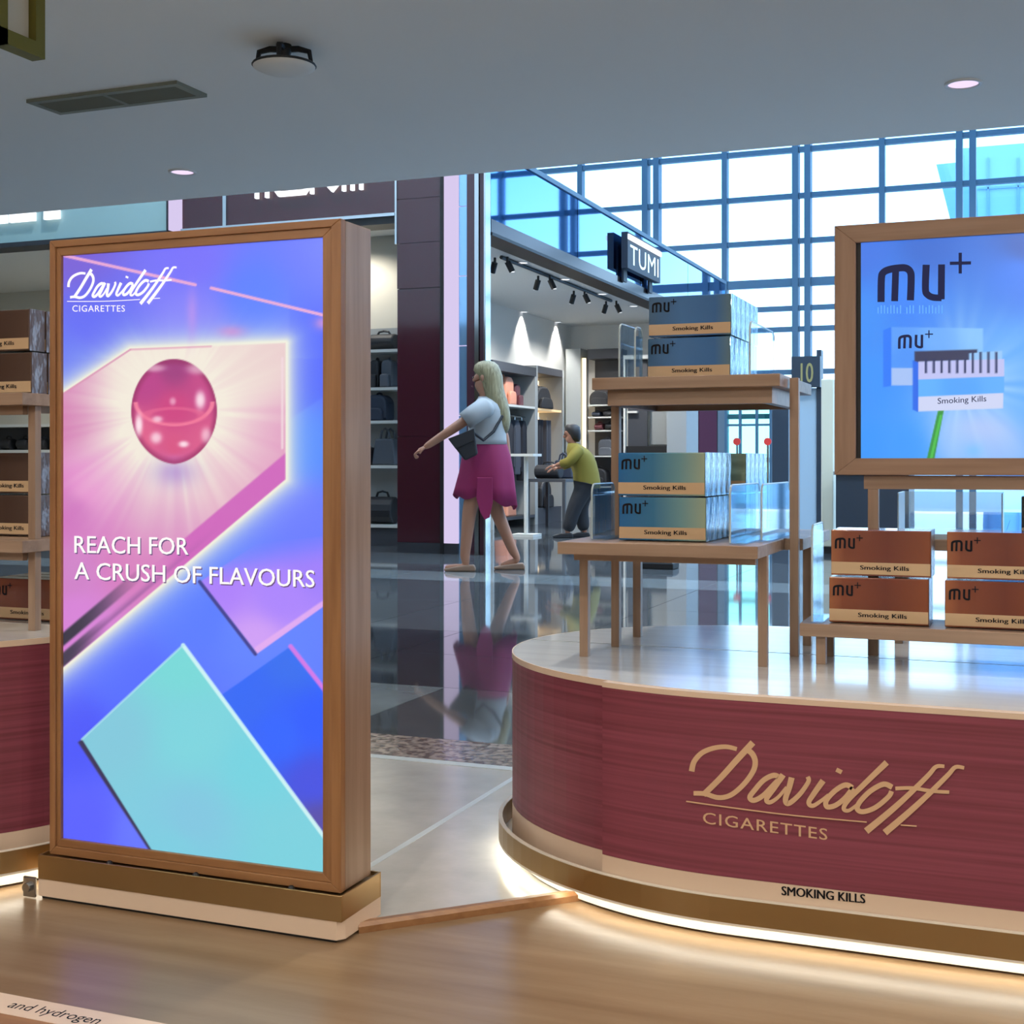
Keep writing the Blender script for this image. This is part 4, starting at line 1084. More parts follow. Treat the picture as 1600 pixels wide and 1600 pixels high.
# ================================================================== SHOP GOODS
M['bagblack'] = mat('black_nylon', (30, 31, 36), .6)
M['bagnavy'] = mat('navy_nylon', (38, 48, 66), .6)
M['baggrey'] = mat('grey_canvas', (84, 88, 96), .7)
M['bagpeach'] = mat('peach_leather', (222, 150, 122), .5)
M['bagwine'] = mat('wine_leather', (96, 46, 54), .5)
M['shelfwhite'] = mat('white_shelf', (206, 206, 200), .5)
M['shelfdark'] = mat('dark_shelf', (58, 60, 66), .5)
M['panelgrey'] = mat('grey_panel', (150, 154, 154), .6)
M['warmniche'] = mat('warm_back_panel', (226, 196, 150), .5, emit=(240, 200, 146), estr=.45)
M['warmled'] = emat('warm_led_tube', (255, 226, 180), 2.2)
M['suit'] = mat('dark_suit_cloth', (32, 32, 40), .8)
M['suit2'] = mat('grey_suit_cloth', (62, 66, 76), .8)

def arch(w, h, r, n=5):
    P = [(-w / 2, 0), (w / 2, 0)]
    for k in range(n + 1):
        a = math.pi / 2 * k / n; P.append((w / 2 - r + r * math.cos(a), h - r + r * math.sin(a)))
    for k in range(n + 1):
        a = math.pi / 2 + math.pi / 2 * k / n; P.append((-w / 2 + r + r * math.cos(a), h - r + r * math.sin(a)))
    return P
def bag(name, label, cat, m, loc, w, h, d, rz=0.0, kind='backpack', group=None):
    t = thing(name, label, cat, loc, group)
    t.rotation_euler[2] = rz
    ORG[t.name] = Vector((0, 0, 0))
    if kind == 'tote':
        MB().prism([(-w / 2, 0), (w / 2, 0), (w * .36, h * .72), (-w * .36, h * .72)], 'y', -d / 2, d / 2).build('body', m, t, bevel=.02)
        for yy in (-d * .3, d * .3):
            MB().tube([(-w * .2, yy, h * .70), (-w * .14, yy, h * .92), (0, yy, h), (w * .14, yy, h * .92), (w * .2, yy, h * .70)], .012, 6).build('handle', m, t)
    elif kind == 'duffel':
        MB().prism([(math.cos(a) * d / 2 * 1.1, h * .42 + math.sin(a) * h * .42) for a in [2 * math.pi * k / 14 for k in range(14)]], 'x', -w / 2, w / 2).build('body', m, t, bevel=.02)
        MB().tube([(-w * .25, 0, h * .80), (-w * .18, 0, h * .96), (0, 0, h), (w * .18, 0, h * .96), (w * .25, 0, h * .80)], .012, 6).build('handle', m, t)
    else:
        MB().prism(arch(w, h * .93, w * .38), 'y', -d / 2, d / 2).build('body', m, t, bevel=.03)
        MB().prism(arch(w * .78, h * .45, w * .2), 'y', -d / 2 - .05, -d / 2 - .001).build('front_pocket', m, t, bevel=.015)
        MB().tube([(-w * .12, 0, h * .90), (-w * .08, 0, h * .98), (0, 0, h), (w * .08, 0, h * .98), (w * .12, 0, h * .90)], .011, 6).build('top_handle', m, t)
    return t

# shelf unit in the left shop, seen between light box and pillar
SYL = 12.05
su = thing('shelf_unit', 'white wall shelf unit of dark bags between light box and pillar', 'shelf unit', (xY(560, SYL), SYL, 0))
sxa, sxb = xY(480, SYL), xp0 - .02
zs = [onY(600, q, SYL).z for q in (820, 727, 657, 605)] + [2.02]
bx('plinth_box', 'shelfdark', sxa, sxb, SYL + .02, 12.39, 0, zs[0] - .035, su)
for z in zs: bx('shelf', 'shelfwhite', sxa, sxb, SYL, 12.39, z - .03, z, su)
bx('back_panel', 'panelgrey', sxa, sxb, 12.372, 12.39, zs[0], zs[-1] + .25, su)
for xx in (sxa, (sxa + sxb) / 2 - .2): bx('upright', 'chrome', xx, xx + .025, SYL + .02, SYL + .045, zs[0], zs[-1] + .25, su)
def bx_at(px, Y): return xY(px, Y)
bag('duffel_bag', 'black duffel bag on the lowest shelf by the pillar', 'bag', 'bagblack', (bx_at(598, 12.2), 12.2, zs[0] + .001), .30, .34, .24, kind='duffel')
bag('tote_bag', 'slate blue tote bag on the second shelf by the pillar', 'bag', 'baggrey', (bx_at(606, 12.2), 12.2, zs[1] + .001), .28, .38, .2, kind='tote')
bag('backpack', 'small black backpack left of the slate tote bag', 'bag', 'bagblack', (bx_at(577, 12.2), 12.2, zs[1] + .001), .12, .2, .14)
bag('backpack', 'navy backpack on the third shelf by the pillar', 'bag', 'bagnavy', (bx_at(593, 12.2), 12.2, zs[2] + .001), .26, .29, .2)
bag('backpack', 'tall black backpack on the fourth shelf, nearer the light box', 'bag', 'bagblack', (bx_at(590, 12.2), 12.2, zs[3] + .001), .12, .31, .18)
bag('backpack', 'grey backpack on the fourth shelf, nearer the pillar', 'bag', 'baggrey', (bx_at(609, 12.2), 12.2, zs[3] + .001), .13, .31, .18)
bag('duffel_bag', 'dark duffel bag on the top shelf by the pillar', 'bag', 'bagblack', (bx_at(600, 12.2), 12.2, zs[4] + .001), .30, .2, .2, kind='duffel')

# wall shelf deep in the left shop
wz = [onY(40, q, 14.2).z for q in (905, 790, 703, 665)]
ws = thing('wall_shelf', 'long pale wall shelf of dark goods behind the left rack', 'shelf unit', (-11, 14.3, 0))
for z in (wz[1], wz[2], wz[3] + .02): bx('shelf', 'shelfwhite', -13.9, -9.2, 14.15, 14.58, z - .04, z, ws)
bx('back_panel', 'shelfdark', -13.9, -9.2, 14.58, 14.598, .0, wz[3] + .02, ws)
for xx in (-13.9, -11.6, -9.23): bx('upright', 'shelfwhite', xx, xx + .03, 14.16, 14.57, 0, wz[3], ws)
for i, px in enumerate((14, 40, 68)):
    xx = xY(px, 14.35)
    bag('duffel_bag', 'black bag on the wall shelf behind the left rack, %s' % ('leftmost', 'middle', 'beside the light box')[i], 'bag', 'bagblack', (xx, 14.35, wz[2] + .001), .17, .19, .2, kind='duffel')

# ---- right shop: wall unit along its back wall
UX = XB + .40
def yX(px, X=UX): return onX(px, 700, X).y
def zX(px, py, X=UX): return onX(px, py, X).z
ya, yb, yc = yX(770), yX(838), yX(879)
zt = zX(800, 582)
wu = thing('wall_unit', 'grey wall unit with rails and shelves in the right shop', 'shelf unit', (UX, ya, 0))
zs2 = [.35, zX(820, 740), zX(820, 634), zt]
bx('header', 'shelfdark', XB + .01, UX, ya, yb, zt, zt + .12, wu)
for yy in (ya, yb - .05): bx('upright', 'panelgrey', XB + .01, UX, yy, yy + .05, 0, zt, wu)
bx('shelf', 'shelfwhite', XB + .01, UX, ya + .05, yb - .05, zs2[2] - .03, zs2[2], wu)
bx('shelf', 'shelfdark', XB + .01, UX, ya + .05, yb - .05, .10, .14, wu)
bx('back_panel', 'panelgrey', XB + .002, XB + .01, ya, yb, 0, zt, wu)
MB().tube([(XB + .25, ya + .05, zs2[2] - .14), (XB + .25, yb - .05, zs2[2] - .14)], .012, 8).build('clothes_rail', 'chrome', wu)
bag('backpack', 'peach backpack on the wall unit behind the walking woman', 'bag', 'bagpeach', (XB + .22, yX(806), zs2[2] + .001), .30, .40, .2, math.pi / 2)
bag('backpack', 'slim wine red bag beside the peach backpack', 'bag', 'bagwine', (XB + .22, yX(821), zs2[2] + .001), .18, .32, .16, math.pi / 2)
bag('tote_bag', 'peach tote bag low on the wall unit behind the walking woman', 'bag', 'bagpeach', (XB + .25, yX(806), .141), .34, .46, .2, math.pi / 2, 'tote')
def garment(name, label, m, x, y, ztop, w, h, trousers=False, group='garments on the rail'):
    t = thing(name, label, 'garment', (x, y, ztop - h), group)
    if trousers:
        for s in (-1, 1): MB().prism([(y + s * .01, ztop - h), (y + s * w * .5, ztop - h), (y + s * w * .5, ztop), (y + s * .005, ztop)], 'x', x - .03, x + .03).build('trouser_leg', m, t, bevel=.008)
    else:
        P = [(y - w * .44, ztop - h), (y + w * .44, ztop - h), (y + w * .40, ztop - .22), (y + w * .5, ztop - .10), (y + w * .16, ztop), (y - w * .16, ztop), (y - w * .5, ztop - .10), (y - w * .40, ztop - .22)]
        MB().prism(P, 'x', x - .05, x + .05).build('jacket_body', m, t, bevel=.015)
        for s in (-1, 1): MB().prism([(y + s * w * .41, ztop - .22), (y + s * w * .5, ztop - .10), (y + s * w * .60, ztop - h * .85), (y + s * w * .46, ztop - h * .88)], 'x', x - .045, x + .045).build('sleeve', m, t, bevel=.01)
    MB().tube([(x, y, ztop - .01), (x, y, ztop + .04)], .005, 5).build('hanger_hook', 'chrome', t)
    return t
rz_ = zs2[2] - .19
garment('suit_jacket', 'black suit jacket on the rail below the peach backpack', 'suit', XB + .25, yX(808), rz_, .26, .80)
garment('suit_jacket', 'charcoal jacket next to the black one on the rail', 'suit2', XB + .25, yX(820.5), rz_, .22, .74)
garment('suit_jacket', 'dark jacket on the rail nearest the warm-lit niche', 'suit', XB + .25, yX(831), rz_, .18, .82)
# warm-lit niche
nz0, nz1 = zX(860, 669), zX(860, 586)
nc = thing('lit_niche', 'warm-lit wall niche holding a black bag', 'display niche', (UX, yb, 0))
bx('back_panel', 'warmniche', XB + .003, XB + .02, yb + .06, yc, nz0 - .9, nz1, nc)
bx('side_panel', 'panelgrey', XB + .003, UX, yb + .002, yb + .06, 0, nz1 + .1, nc)
bx('side_panel', 'panelgrey', XB + .003, UX, yc, yc + .06, 0, nz1 + .1, nc)
bx('top_panel', 'shelfdark', XB + .003, UX, yb + .06, yc, nz1, nz1 + .1, nc)
bx('shelf', 'warmniche', XB + .02, UX - .02, yb + .06, yc, nz0 + .24, nz0 + .27, nc)
bx('led_tube', 'warmled', XB + .021, XB + .05, yc - .12, yc - .05, nz0 - .9, nz1 - .05, nc)
bx('lower_box', 'shelfdark', XB + .02, UX - .02, yb + .06, yc, 0, .22, nc)
bag('backpack', 'black rounded bag inside the warm-lit niche', 'bag', 'bagblack', (XB + .24, yX(855), nz0 + .271), .62, .34, .24, math.pi / 2)
for i, px in enumerate((848, 857, 869)):
    garment('trousers', 'dark trousers hanging below the lit niche, %s' % ('nearest the jackets', 'middle pair', 'nearest the warm tube')[i], ('suit', 'suit', 'suit2')[i], XB + .26, yX(px), nz0 + .12, .19, .72, True, 'trousers below the lit niche')
bag('backpack', 'dark backpack standing low in the lit niche', 'bag', 'bagblack', (XB + .26, yX(857), .221), .40, .40, .24, math.pi / 2)
# white display stand and table in the middle of the shop
q = onZ(822, 838, 0)
ds = thing('display_stand', 'slim white display stand on a clear foot in the right shop', 'display stand', (q.x, q.y, 0))
tz = CH + (HZ - 709) / FPX * (-q.x * SA + q.y * CA)
bx('top_plate', 'shelfwhite', q.x - .14, q.x + .14, q.y - .14, q.y + .14, tz - .03, tz, ds)
MB().tube([(q.x, q.y, .03), (q.x, q.y, tz - .03)], .025, 10).build('pole', 'shelfwhite', ds)
bx('foot', 'shelfwhite', q.x - .14, q.x + .14, q.y - .14, q.y + .14, 0, .03, ds)
q = onZ(864, 824, 0); Dq = -q.x * SA + q.y * CA; tz = CH - (748 - HZ) / FPX * Dq
dt = thing('dark_table', 'dark display table with black bags in the right shop', 'table', (q.x, q.y, 0))
bx('top', 'shelfdark', q.x - .28, q.x + .28, q.y - .3, q.y + .5, tz - .04, tz, dt)
for sx in (-.25, .25):
    for sy in (-.27, .47): bx('leg', 'shelfdark', q.x + sx - .02, q.x + sx + .02, q.y + sy - .02, q.y + sy + .02, 0, tz - .04, dt)
bag('duffel_bag', 'black bag lying on the dark table in the right shop', 'bag', 'bagblack', (q.x - .05, q.y - .02, tz + .001), .34, .22, .22, kind='duffel')
bag('tote_bag', 'navy tote bag at the back of the dark table', 'bag', 'bagnavy', (q.x + .05, q.y + .32, tz + .001), .30, .34, .18, kind='tote')
# end wall of the shop: column, shelf unit, cabinet
Ye = YE2 - .40
cl = thing('shop_column', 'grey column with a warm light strip at the end of the right shop', 'column', (xY(895, Ye), Ye, 0))
bx('shaft', 'panelgrey', xY(884, Ye), xY(907, Ye), Ye, YE2 - .01, 0, onY(890, 545, Ye).z, cl)
bx('light_strip', 'warmled', xY(909, Ye), xY(914, Ye), Ye + .02, Ye + .06, .9, onY(890, 560, Ye).z, cl)
eu = thing('end_shelf_unit', 'dark shelf unit of small boxes at the far end of the right shop', 'shelf unit', (xY(940, Ye), Ye, 0))
ex0, ex1 = xY(918, Ye), xY(968, Ye); ez = onY(940, 545, Ye).z
bx('back_panel', 'shelfdark', ex0, ex1, YE2 - .03, YE2 - .01, 0, ez, eu)
bx('header', 'shelfdark', ex0, ex1, Ye, YE2 - .03, ez - .15, ez, eu)
ezs = [onY(940, q_, Ye).z for q_ in (760, 712, 672, 651, 632)]
for z in ezs: bx('shelf', 'shelfwhite', ex0, ex1, Ye + .02, YE2 - .03, z - .02, z, eu)
for i, (px, k, w, h, d_, m) in enumerate(((938, 4, .34, .24, .2, 'bagblack'), (932, 3, .13, .1, .2, 'bagnavy'), (951, 3, .15, .12, .2, 'bagblack'), (936, 2, .13, .13, .2, 'bagwine'), (953, 2, .13, .14, .2, 'bagblack'), (948, 1, .26, .28, .2, 'baggrey'), (935, 0, .3, .3, .2, 'bagblack'))):
    bag('handbag', '%s on the far shelf unit of the right shop, %s shelf%s' % (('black case', 'navy pouch', 'black pouch', 'wine red pouch', 'small black bag', 'grey bag', 'large black bag')[i], ('lowest', 'second', 'third', 'fourth', 'top')[k], ''), 'bag', m, (xY(px, Ye + .15), Ye + .2, ezs[k] + .001), w, h, d_, kind='duffel' if h < .2 else 'backpack')
# window bay with grey panel, seen under the tall table
Yb = YE2 - .55
cb = thing('window_bay', 'white-framed shop window bay with a grey panel and black counter, seen under the tall table', 'display bay', (xY(1020, Yb), Yb, 0))
b0, b1, b2, b3 = xY(974, Yb), xY(977, Yb), xY(1008, Yb), xY(1071, Yb)
bzt = onY(1020, 560, Yb).z
bx('frame_post', 'shelfwhite', b0, b1, Yb, Yb + .08, 0, bzt, cb)
bx('side_panel', 'shelfdark', b1 + .005, b2, Yb + .12, Yb + .16, 0, bzt, cb)
bx('white_shelf', 'shelfwhite', b1 + .005, b2 - .14, Yb + .05, Yb + .12, onY(990, 645, Yb).z, onY(990, 642, Yb).z, cb)
bx('grey_panel', 'panelgrey', b2 + .005, b3, Yb + .25, Yb + .30, onY(1020, 694, Yb).z, bzt, cb)
bx('counter', 'black', b1 + .005, b3, Yb + .02, Yb + .24, onY(1020, 706, Yb).z - .06, onY(1020, 697, Yb).z, cb)
bx('counter_base', 'shelfdark', b1 + .005, b3, Yb + .05, Yb + .24, 0, onY(1020, 706, Yb).z - .06, cb)
bx('frame_top', 'shelfwhite', b0, b3, Yb, Yb + .08, bzt, bzt + .06, cb)
# pillars at the end of the storefront
def fpillar(name, label, p0, p1, m, zt_, w=.30):
    y0, y1 = onX(p0, 700, XF).y, onX(p1, 700, XF).y
    t = thing(name, label, 'pillar', (XF, y0, 0))
    bx('shaft', m, XF - w, XF - .005, y0, y1 - .02, .12, zt_, t); bx('foot', 'dark', XF - w - .01, XF - .002, y0, y1 - .02, 0, .12, t)
fpillar('grey_pillar', 'pale grey pillar at the far end of the receding storefront', 1073, 1092, 'panelgrey', zF0)
M['burgmatt'] = mat('matt_burgundy', (84, 36, 54), .85, spec=.1)
fpillar('burgundy_pillar', 'burgundy pillar behind the pale grey one', 1093, 1121, 'burgmatt', zF0)
fpillar('slate_pillar', 'slim slate pillar beside the glazed doors', 1122, 1133, 'shelfdark', zF0)
# glazed doors in the curtain wall
M['greenglass'] = glassmat('green_tinted_glass', (176, 240, 218), .08)
YD = YW - .12
dr = thing('door_1', 'pale green glazed doors at the foot of the curtain wall', None, (xY(1165, YD), YD, 0), kind='structure')
dz = onY(1165, 612, YD).z
ed = [xY(v, YD) for v in (1134, 1156, 1182, 1204)]
for i in range(len(ed)):
    bx('door_frame', 'mullion', ed[i] - .022, ed[i] + .022, YD, YD + .08, 0, dz, dr)
for i in range(len(ed) - 1):
    a_, b_ = ed[i] + .022, ed[i + 1] - .022
    for z0_, z1_ in ((.1, onY(1165, 664, YD).z - .02), (onY(1165, 664, YD).z + .02, dz)):
        MB().quad((a_, YD + .04, z0_), (b_, YD + .04, z0_), (b_, YD + .04, z1_), (a_, YD + .04, z1_)).build('door_pane', 'greenglass', dr)
    bx('door_rail', 'mullion', a_, b_, YD + .01, YD + .07, onY(1165, 664, YD).z - .02, onY(1165, 664, YD).z + .02, dr)
    bx('door_rail', 'mullion', a_, b_, YD + .01, YD + .07, 0, .1, dr)
M['red'] = mat('red_enamel', (200, 52, 48), .4, emit=(200, 52, 48), estr=.25)
for i, px in enumerate((1152, 1200)):
    Yq = 19.5; q = onY(px, 690, Yq)
    t = thing('disc_post', 'red disc on a slim post, %s' % ('in front of the glazed doors', 'at the right edge of the glazed doors')[i], 'post', (q.x, Yq, 0), 'red disc posts')
    MB().tube([(q.x, Yq, .02), (q.x, Yq, q.z)], .018, 8).build('post', 'chrome', t)
    MB().tube([(q.x, Yq - .04, q.z), (q.x, Yq - .02, q.z)], .056, 18).build('disc', 'red', t)
    MB().lathe([(.14, 0), (.14, .01), (.03, .02)], (q.x, Yq, 0), 18).build('foot', 'dark', t)
# dark totem, light panel totem, cream column, dark counter on the right
def totem(name, label, cat, px0, px1, pytop, Y, d, m, foot=True):
    a_, b_ = xY(px0, Y), xY(px1, Y); z = onY((px0 + px1) / 2, pytop, Y).z
    t = thing(name, label, cat, ((a_ + b_) / 2, Y, 0))
    bx('body', m, a_, b_, Y, Y + d, .06, z, t, bevel=.01); bx('foot', 'black', a_ - .02, b_ + .02, Y - .02, Y + d + .02, 0, .06, t)
    return t, a_, b_, z
M['slate'] = mat('slate_panel', (46, 60, 74), .35)
M['paleblue'] = mat('pale_blue_panel', (178, 204, 222), .45)
M['creamcol'] = mat('cream_column', (226, 226, 204), .5)
totem('slate_totem', 'tall slate panel standing right of the glazed doors', 'panel', 1206, 1232, 628, 16.0, .12, 'slate')
t, a_, b_, z_ = totem('info_totem', 'pale blue information totem with a dark numbered sign head', 'totem', 1249, 1276, 606, 14.0, .12, 'paleblue')
bx('dark_post', 'slate', b_ + .002, b_ + .05, 13.98, 14.12, .0, onY(1278, 547, 14.0).z, t)
hz0, hz1 = onY(1255, 606, 14.0).z, onY(1255, 558, 14.0).z
bx('sign_head', 'slate', xY(1238, 13.95), b_ + .05, 13.90, 13.975, hz0, hz1, t)
M['signyel'] = emat('lit_sign_digits', (190, 204, 160), .5)
textmesh('10', lambda u, v: (xY(1251, 13.9) + (xY(1270, 13.9) - xY(1251, 13.9)) * u, 13.897, hz0 + .05 + (hz1 - hz0 - .12) * v), 1.0, .02).build('sign_digits', 'signyel', t)
totem('cream_column', 'cream painted column beside the blue screen frame', 'column', 1283, 1302, 592, 12.6, .3, 'creamcol')
Yk = 12.0
k0, k1 = xY(1306, Yk), xY(1420, Yk); kz = onY(1340, 742, Yk).z
kt = thing('dark_counter', 'low dark counter in the mall seen below the blue screen', 'counter', (k0, Yk, 0))
bx('body', 'slate', k0, k1, Yk, Yk + .6, .08, kz, kt); bx('top', 'panelgrey', k0 - .02, k1 + .02, Yk - .02, Yk + .62, kz, kz + .03, kt); bx('foot', 'black', k0 + .03, k1 - .03, Yk + .03, Yk + .57, 0, .08, kt)
q = onZ(1030, 888, 0)
bm_ = thing('floor_box', 'low black box on the mall floor behind the table legs', 'box', (q.x, q.y, 0))
bx('body', 'black', q.x - .14, q.x + .14, q.y - .1, q.y + .1, 0, .05, bm_, bevel=.008); bx('lid', 'dark', q.x - .13, q.x + .13, q.y - .09, q.y + .09, .05, .058, bm_)

# ================================================================== PEOPLE
def skin_mesh(name, joints, edges, m, parent, sub=2, root=None, branch=.7):
    names = list(joints); idx = {n: i for i, n in enumerate(names)}
    me = bpy.data.meshes.new(name); me.from_pydata([joints[n][0] for n in names], [(idx[a], idx[b]) for a, b in edges], [])
    o = bpy.data.objects.new(name, me); COL.objects.link(o)
    md = o.modifiers.new('skin', 'SKIN'); md.branch_smoothing = branch
    sv = me.skin_vertices[0].data if me.skin_vertices else None
    if sv is None:
        bm = bmesh.new(); bm.from_mesh(me); bm.verts.layers.skin.verify(); bm.to_mesh(me); bm.free(); sv = me.skin_vertices[0].data
    for n in names:
        r = joints[n][1]; sv[idx[n]].radius = r if isinstance(r, tuple) else (r, r)
    sv[idx[root or names[0]]].use_root = True
    sb = o.modifiers.new('sub', 'SUBSURF'); sb.levels = sub; sb.render_levels = sub
    bpy.context.view_layer.update()
    nm = bpy.data.meshes.new_from_object(o.evaluated_get(bpy.context.evaluated_depsgraph_get()))
    bpy.data.objects.remove(o)
    nm.materials.clear(); nm.materials.append(M[m])
    for p in nm.polygons: p.use_smooth = True
    o = bpy.data.objects.new(name, nm); COL.objects.link(o); o.parent = parent; return o

def hand(J, E, wrist, key, fwd, side, up, fist=True, s=1.0):
    """palm plus five separate bent fingers grown from the wrist joint"""
    w = Vector(J[wrist][0]); f, sd, u = Vector(fwd).normalized(), Vector(side).normalized(), Vector(up).normalized()
    J[key + 'palm'] = (tuple(w + f * .055 * s), (.030 * s, .018 * s)); E.append((wrist, key + 'palm'))
    for i in range(4):
        k = (i - 1.5) * .019 * s; L = (.034, .040, .038, .030)[i] * s
        a = w + f * .088 * s + sd * k; b = a + f * L - u * .006
        c = b + (-u * L * .8 + f * .006 if fist else f * L * .8 - u * .012); d = c + (-f * L * .6 if fist else f * L * .5 - u * .016)
        pr = key + 'palm'
        for j, (p_, r) in enumerate(((a, .0105), (b, .0095), (c, .009), (d, .0075))):
            n = '%sf%d%d' % (key, i, j); J[n] = (tuple(p_), r * s); E.append((pr, n)); pr = n
    pr = key + 'palm'; a = w + f * .035 * s + sd * .034 * s; b = a + f * .03 * s + sd * .012 * s - u * .012; c = b + f * .024 * s - sd * .010 * s - u * .012
    for j, (p_, r) in enumerate(((a, .012), (b, .0105), (c, .0085))):
        n = '%st%d' % (key, j); J[n] = (tuple(p_), r * s); E.append((pr, n)); pr = n

M['skin'] = mat('skin', (172, 122, 96), .55)
M['skin2'] = mat('skin_b', (150, 104, 82), .55)
M['tee'] = mat('white_cotton', (172, 176, 178), .8)
M['magenta'] = mat('magenta_cotton', (142, 26, 82), .7)
M['blonde'] = mat('blonde_hair', (172, 162, 124), .5, noise=((120, 108, 78), (90, 90, 8), 4, .3, .7))
M['darkhair'] = mat('dark_hair', (30, 26, 26), .5)
M['yellow'] = mat('mustard_cloth', (124, 112, 36), .75)
M['trouser'] = mat('dark_trouser_cloth', (34, 36, 42), .8)
M['shoe'] = mat('pale_shoe', (200, 190, 172), .6)
M['sandal'] = mat('tan_sandal', (150, 122, 102), .6)
M['eye'] = mat('eye', (30, 24, 22), .2)

def person(label, loc, rotz):
    t = thing('person', label, 'person', loc); t.rotation_euler[2] = rotz; ORG[t.name] = Vector((0, 0, 0)); return t

# woman walking left: local x = forward, y = her left (towards the viewer), z = up
g0 = onZ(760, 891, 0)
w_ = person('woman in white T-shirt and magenta skirt walking with one arm reaching forward', (g0.x, g0.y, 0), math.pi + YAW)
J = {'pelvis': ((0, 0, .93), (.11, .10)), 'waist': ((0, 0, 1.06), (.085, .085)), 'chest': ((.0, 0, 1.22), (.085, .085)), 'neckb': ((.0, 0, 1.345), .05), 'neck': ((.015, 0, 1.40), .046),
     'headb': ((.035, 0, 1.47), (.070, .072)), 'headm': ((.035, 0, 1.535), (.082, .078)), 'headt': ((.025, 0, 1.60), (.068, .066)), 'nose': ((.118, 0, 1.495), .013), 'chin': ((.085, 0, 1.445), .030),
     'shl': ((.01, .150, 1.29), .046), 'ell': ((.24, .20, 1.13), .042), 'wrl': ((.455, .17, .99), .030),
     'shr': ((.0, -.150, 1.29), .046), 'elr': ((-.14, -.20, 1.08), .042), 'wrr': ((-.17, -.20, .86), .030),
     'hipl': ((.02, .085, .86), .095), 'knl': ((.13, .085, .50), .062), 'anl': ((.17, .085, .10), .040), 'hel': ((.155, .085, .035), .034), 'tol': ((.33, .085, .024), .026),
     'hipr': ((-.02, -.085, .86), .095), 'knr': ((-.07, -.085, .49), .062), 'anr': ((-.22, -.085, .13), .040), 'her': ((-.255, -.085, .075), .033), 'tor': ((-.11, -.085, .024), .026)}
E_ = [('pelvis', 'waist'), ('waist', 'chest'), ('chest', 'neckb'), ('neckb', 'neck'), ('neck', 'headb'), ('headb', 'headm'), ('headm', 'headt'), ('headb', 'chin'), ('headm', 'nose'),
      ('chest', 'shl'), ('shl', 'ell'), ('ell', 'wrl'), ('chest', 'shr'), ('shr', 'elr'), ('elr', 'wrr'),
      ('pelvis', 'hipl'), ('hipl', 'knl'), ('knl', 'anl'), ('anl', 'hel'), ('hel', 'tol'), ('pelvis', 'hipr'), ('hipr', 'knr'), ('knr', 'anr'), ('anr', 'her'), ('her', 'tor')]
hand(J, E_, 'wrl', 'hl', (.83, -.1, -.5), (0, 1, 0), (.5, 0, .83), True)
hand(J, E_, 'wrr', 'hr', (-.1, 0, -1), (1, 0, 0), (0, -1, 0), False)
skin_mesh('body', J, E_, 'skin', w_)
for s in (-1, 1):
    MB().lathe([(0, -.008), (.008, 0), (0, .008)], (.105, s * .032, 1.53), 8).build('eye', 'eye', w_)
    MB().lathe([(0, -.03), (.014, -.01), (.016, .015), (0, .03)], (.03, s * .080, 1.525), 8).build('ear', 'skin', w_, smooth=True)
MB().tube([(.108, -.022, 1.462), (.116, 0, 1.463), (.108, .022, 1.462)], .006, 6).build('mouth', 'bagwine', w_)
# T-shirt
MB().loft([(0, 0, 1.00, .165, .150), (0, 0, 1.04, .160, .148), (-.005, 0, 1.12, .150, .150), (0, 0, 1.20, .150, .165), (0, 0, 1.27, .140, .185), (0, 0, 1.315, .115, .185), (0, 0, 1.345, .085, .14), (.005, 0, 1.372, .062, .075), (.01, 0, 1.380, .055, .06)]) \
    .tube([(-.01, .11, 1.27), (.02, .165, 1.285), (.09, .192, 1.235), (.165, .20, 1.18)], [.075, .082, .078, .074], 14) \
    .tube([(-.01, -.11, 1.27), (-.02, -.165, 1.285), (-.06, -.192, 1.22), (-.10, -.198, 1.15)], [.075, .082, .078, .074], 14).build('t_shirt', 'tee', w_, smooth=True)
# skirt: flared tube with folds, longer panel at the back
def skirt(rings, n=36):
    v = []; f = []
    for (z, rx, ry, ox) in rings:
        for k in range(n):
            a = 2 * math.pi * k / n; fo = 1 + .05 * math.sin(7 * a) * (1.06 - z) / .5
            zz = z - (.09 * max(0, -math.cos(a)) if z < .6 else 0) + (.02 * math.sin(5 * a) if z < .6 else 0)
            v.append((ox + rx * fo * math.cos(a), ry * fo * math.sin(a), zz))
    for i in range(len(rings) - 1):
        for k in range(n): f.append((i * n + k, i * n + (k + 1) % n, (i + 1) * n + (k + 1) % n, (i + 1) * n + k))
    return MB().add(v, f)
sk = skirt([(1.055, .145, .128, 0), (1.0, .165, .145, 0), (.90, .195, .172, 0), (.78, .215, .185, .0), (.66, .235, .19, .01), (.585, .25, .185, .01)]).build('skirt', 'magenta', w_, smooth=True)
sk.modifiers.new('thick', 'SOLIDIFY').thickness = .006
P_ = [(-.05, .74), (.07, .74), (.075, .58), (.045, .47), (.01, .41), (-.03, .43), (-.055, .55)]
MB().prism(P_, 'y', .196, .210).build('skirt_sash', 'magenta', w_, bevel=.004)
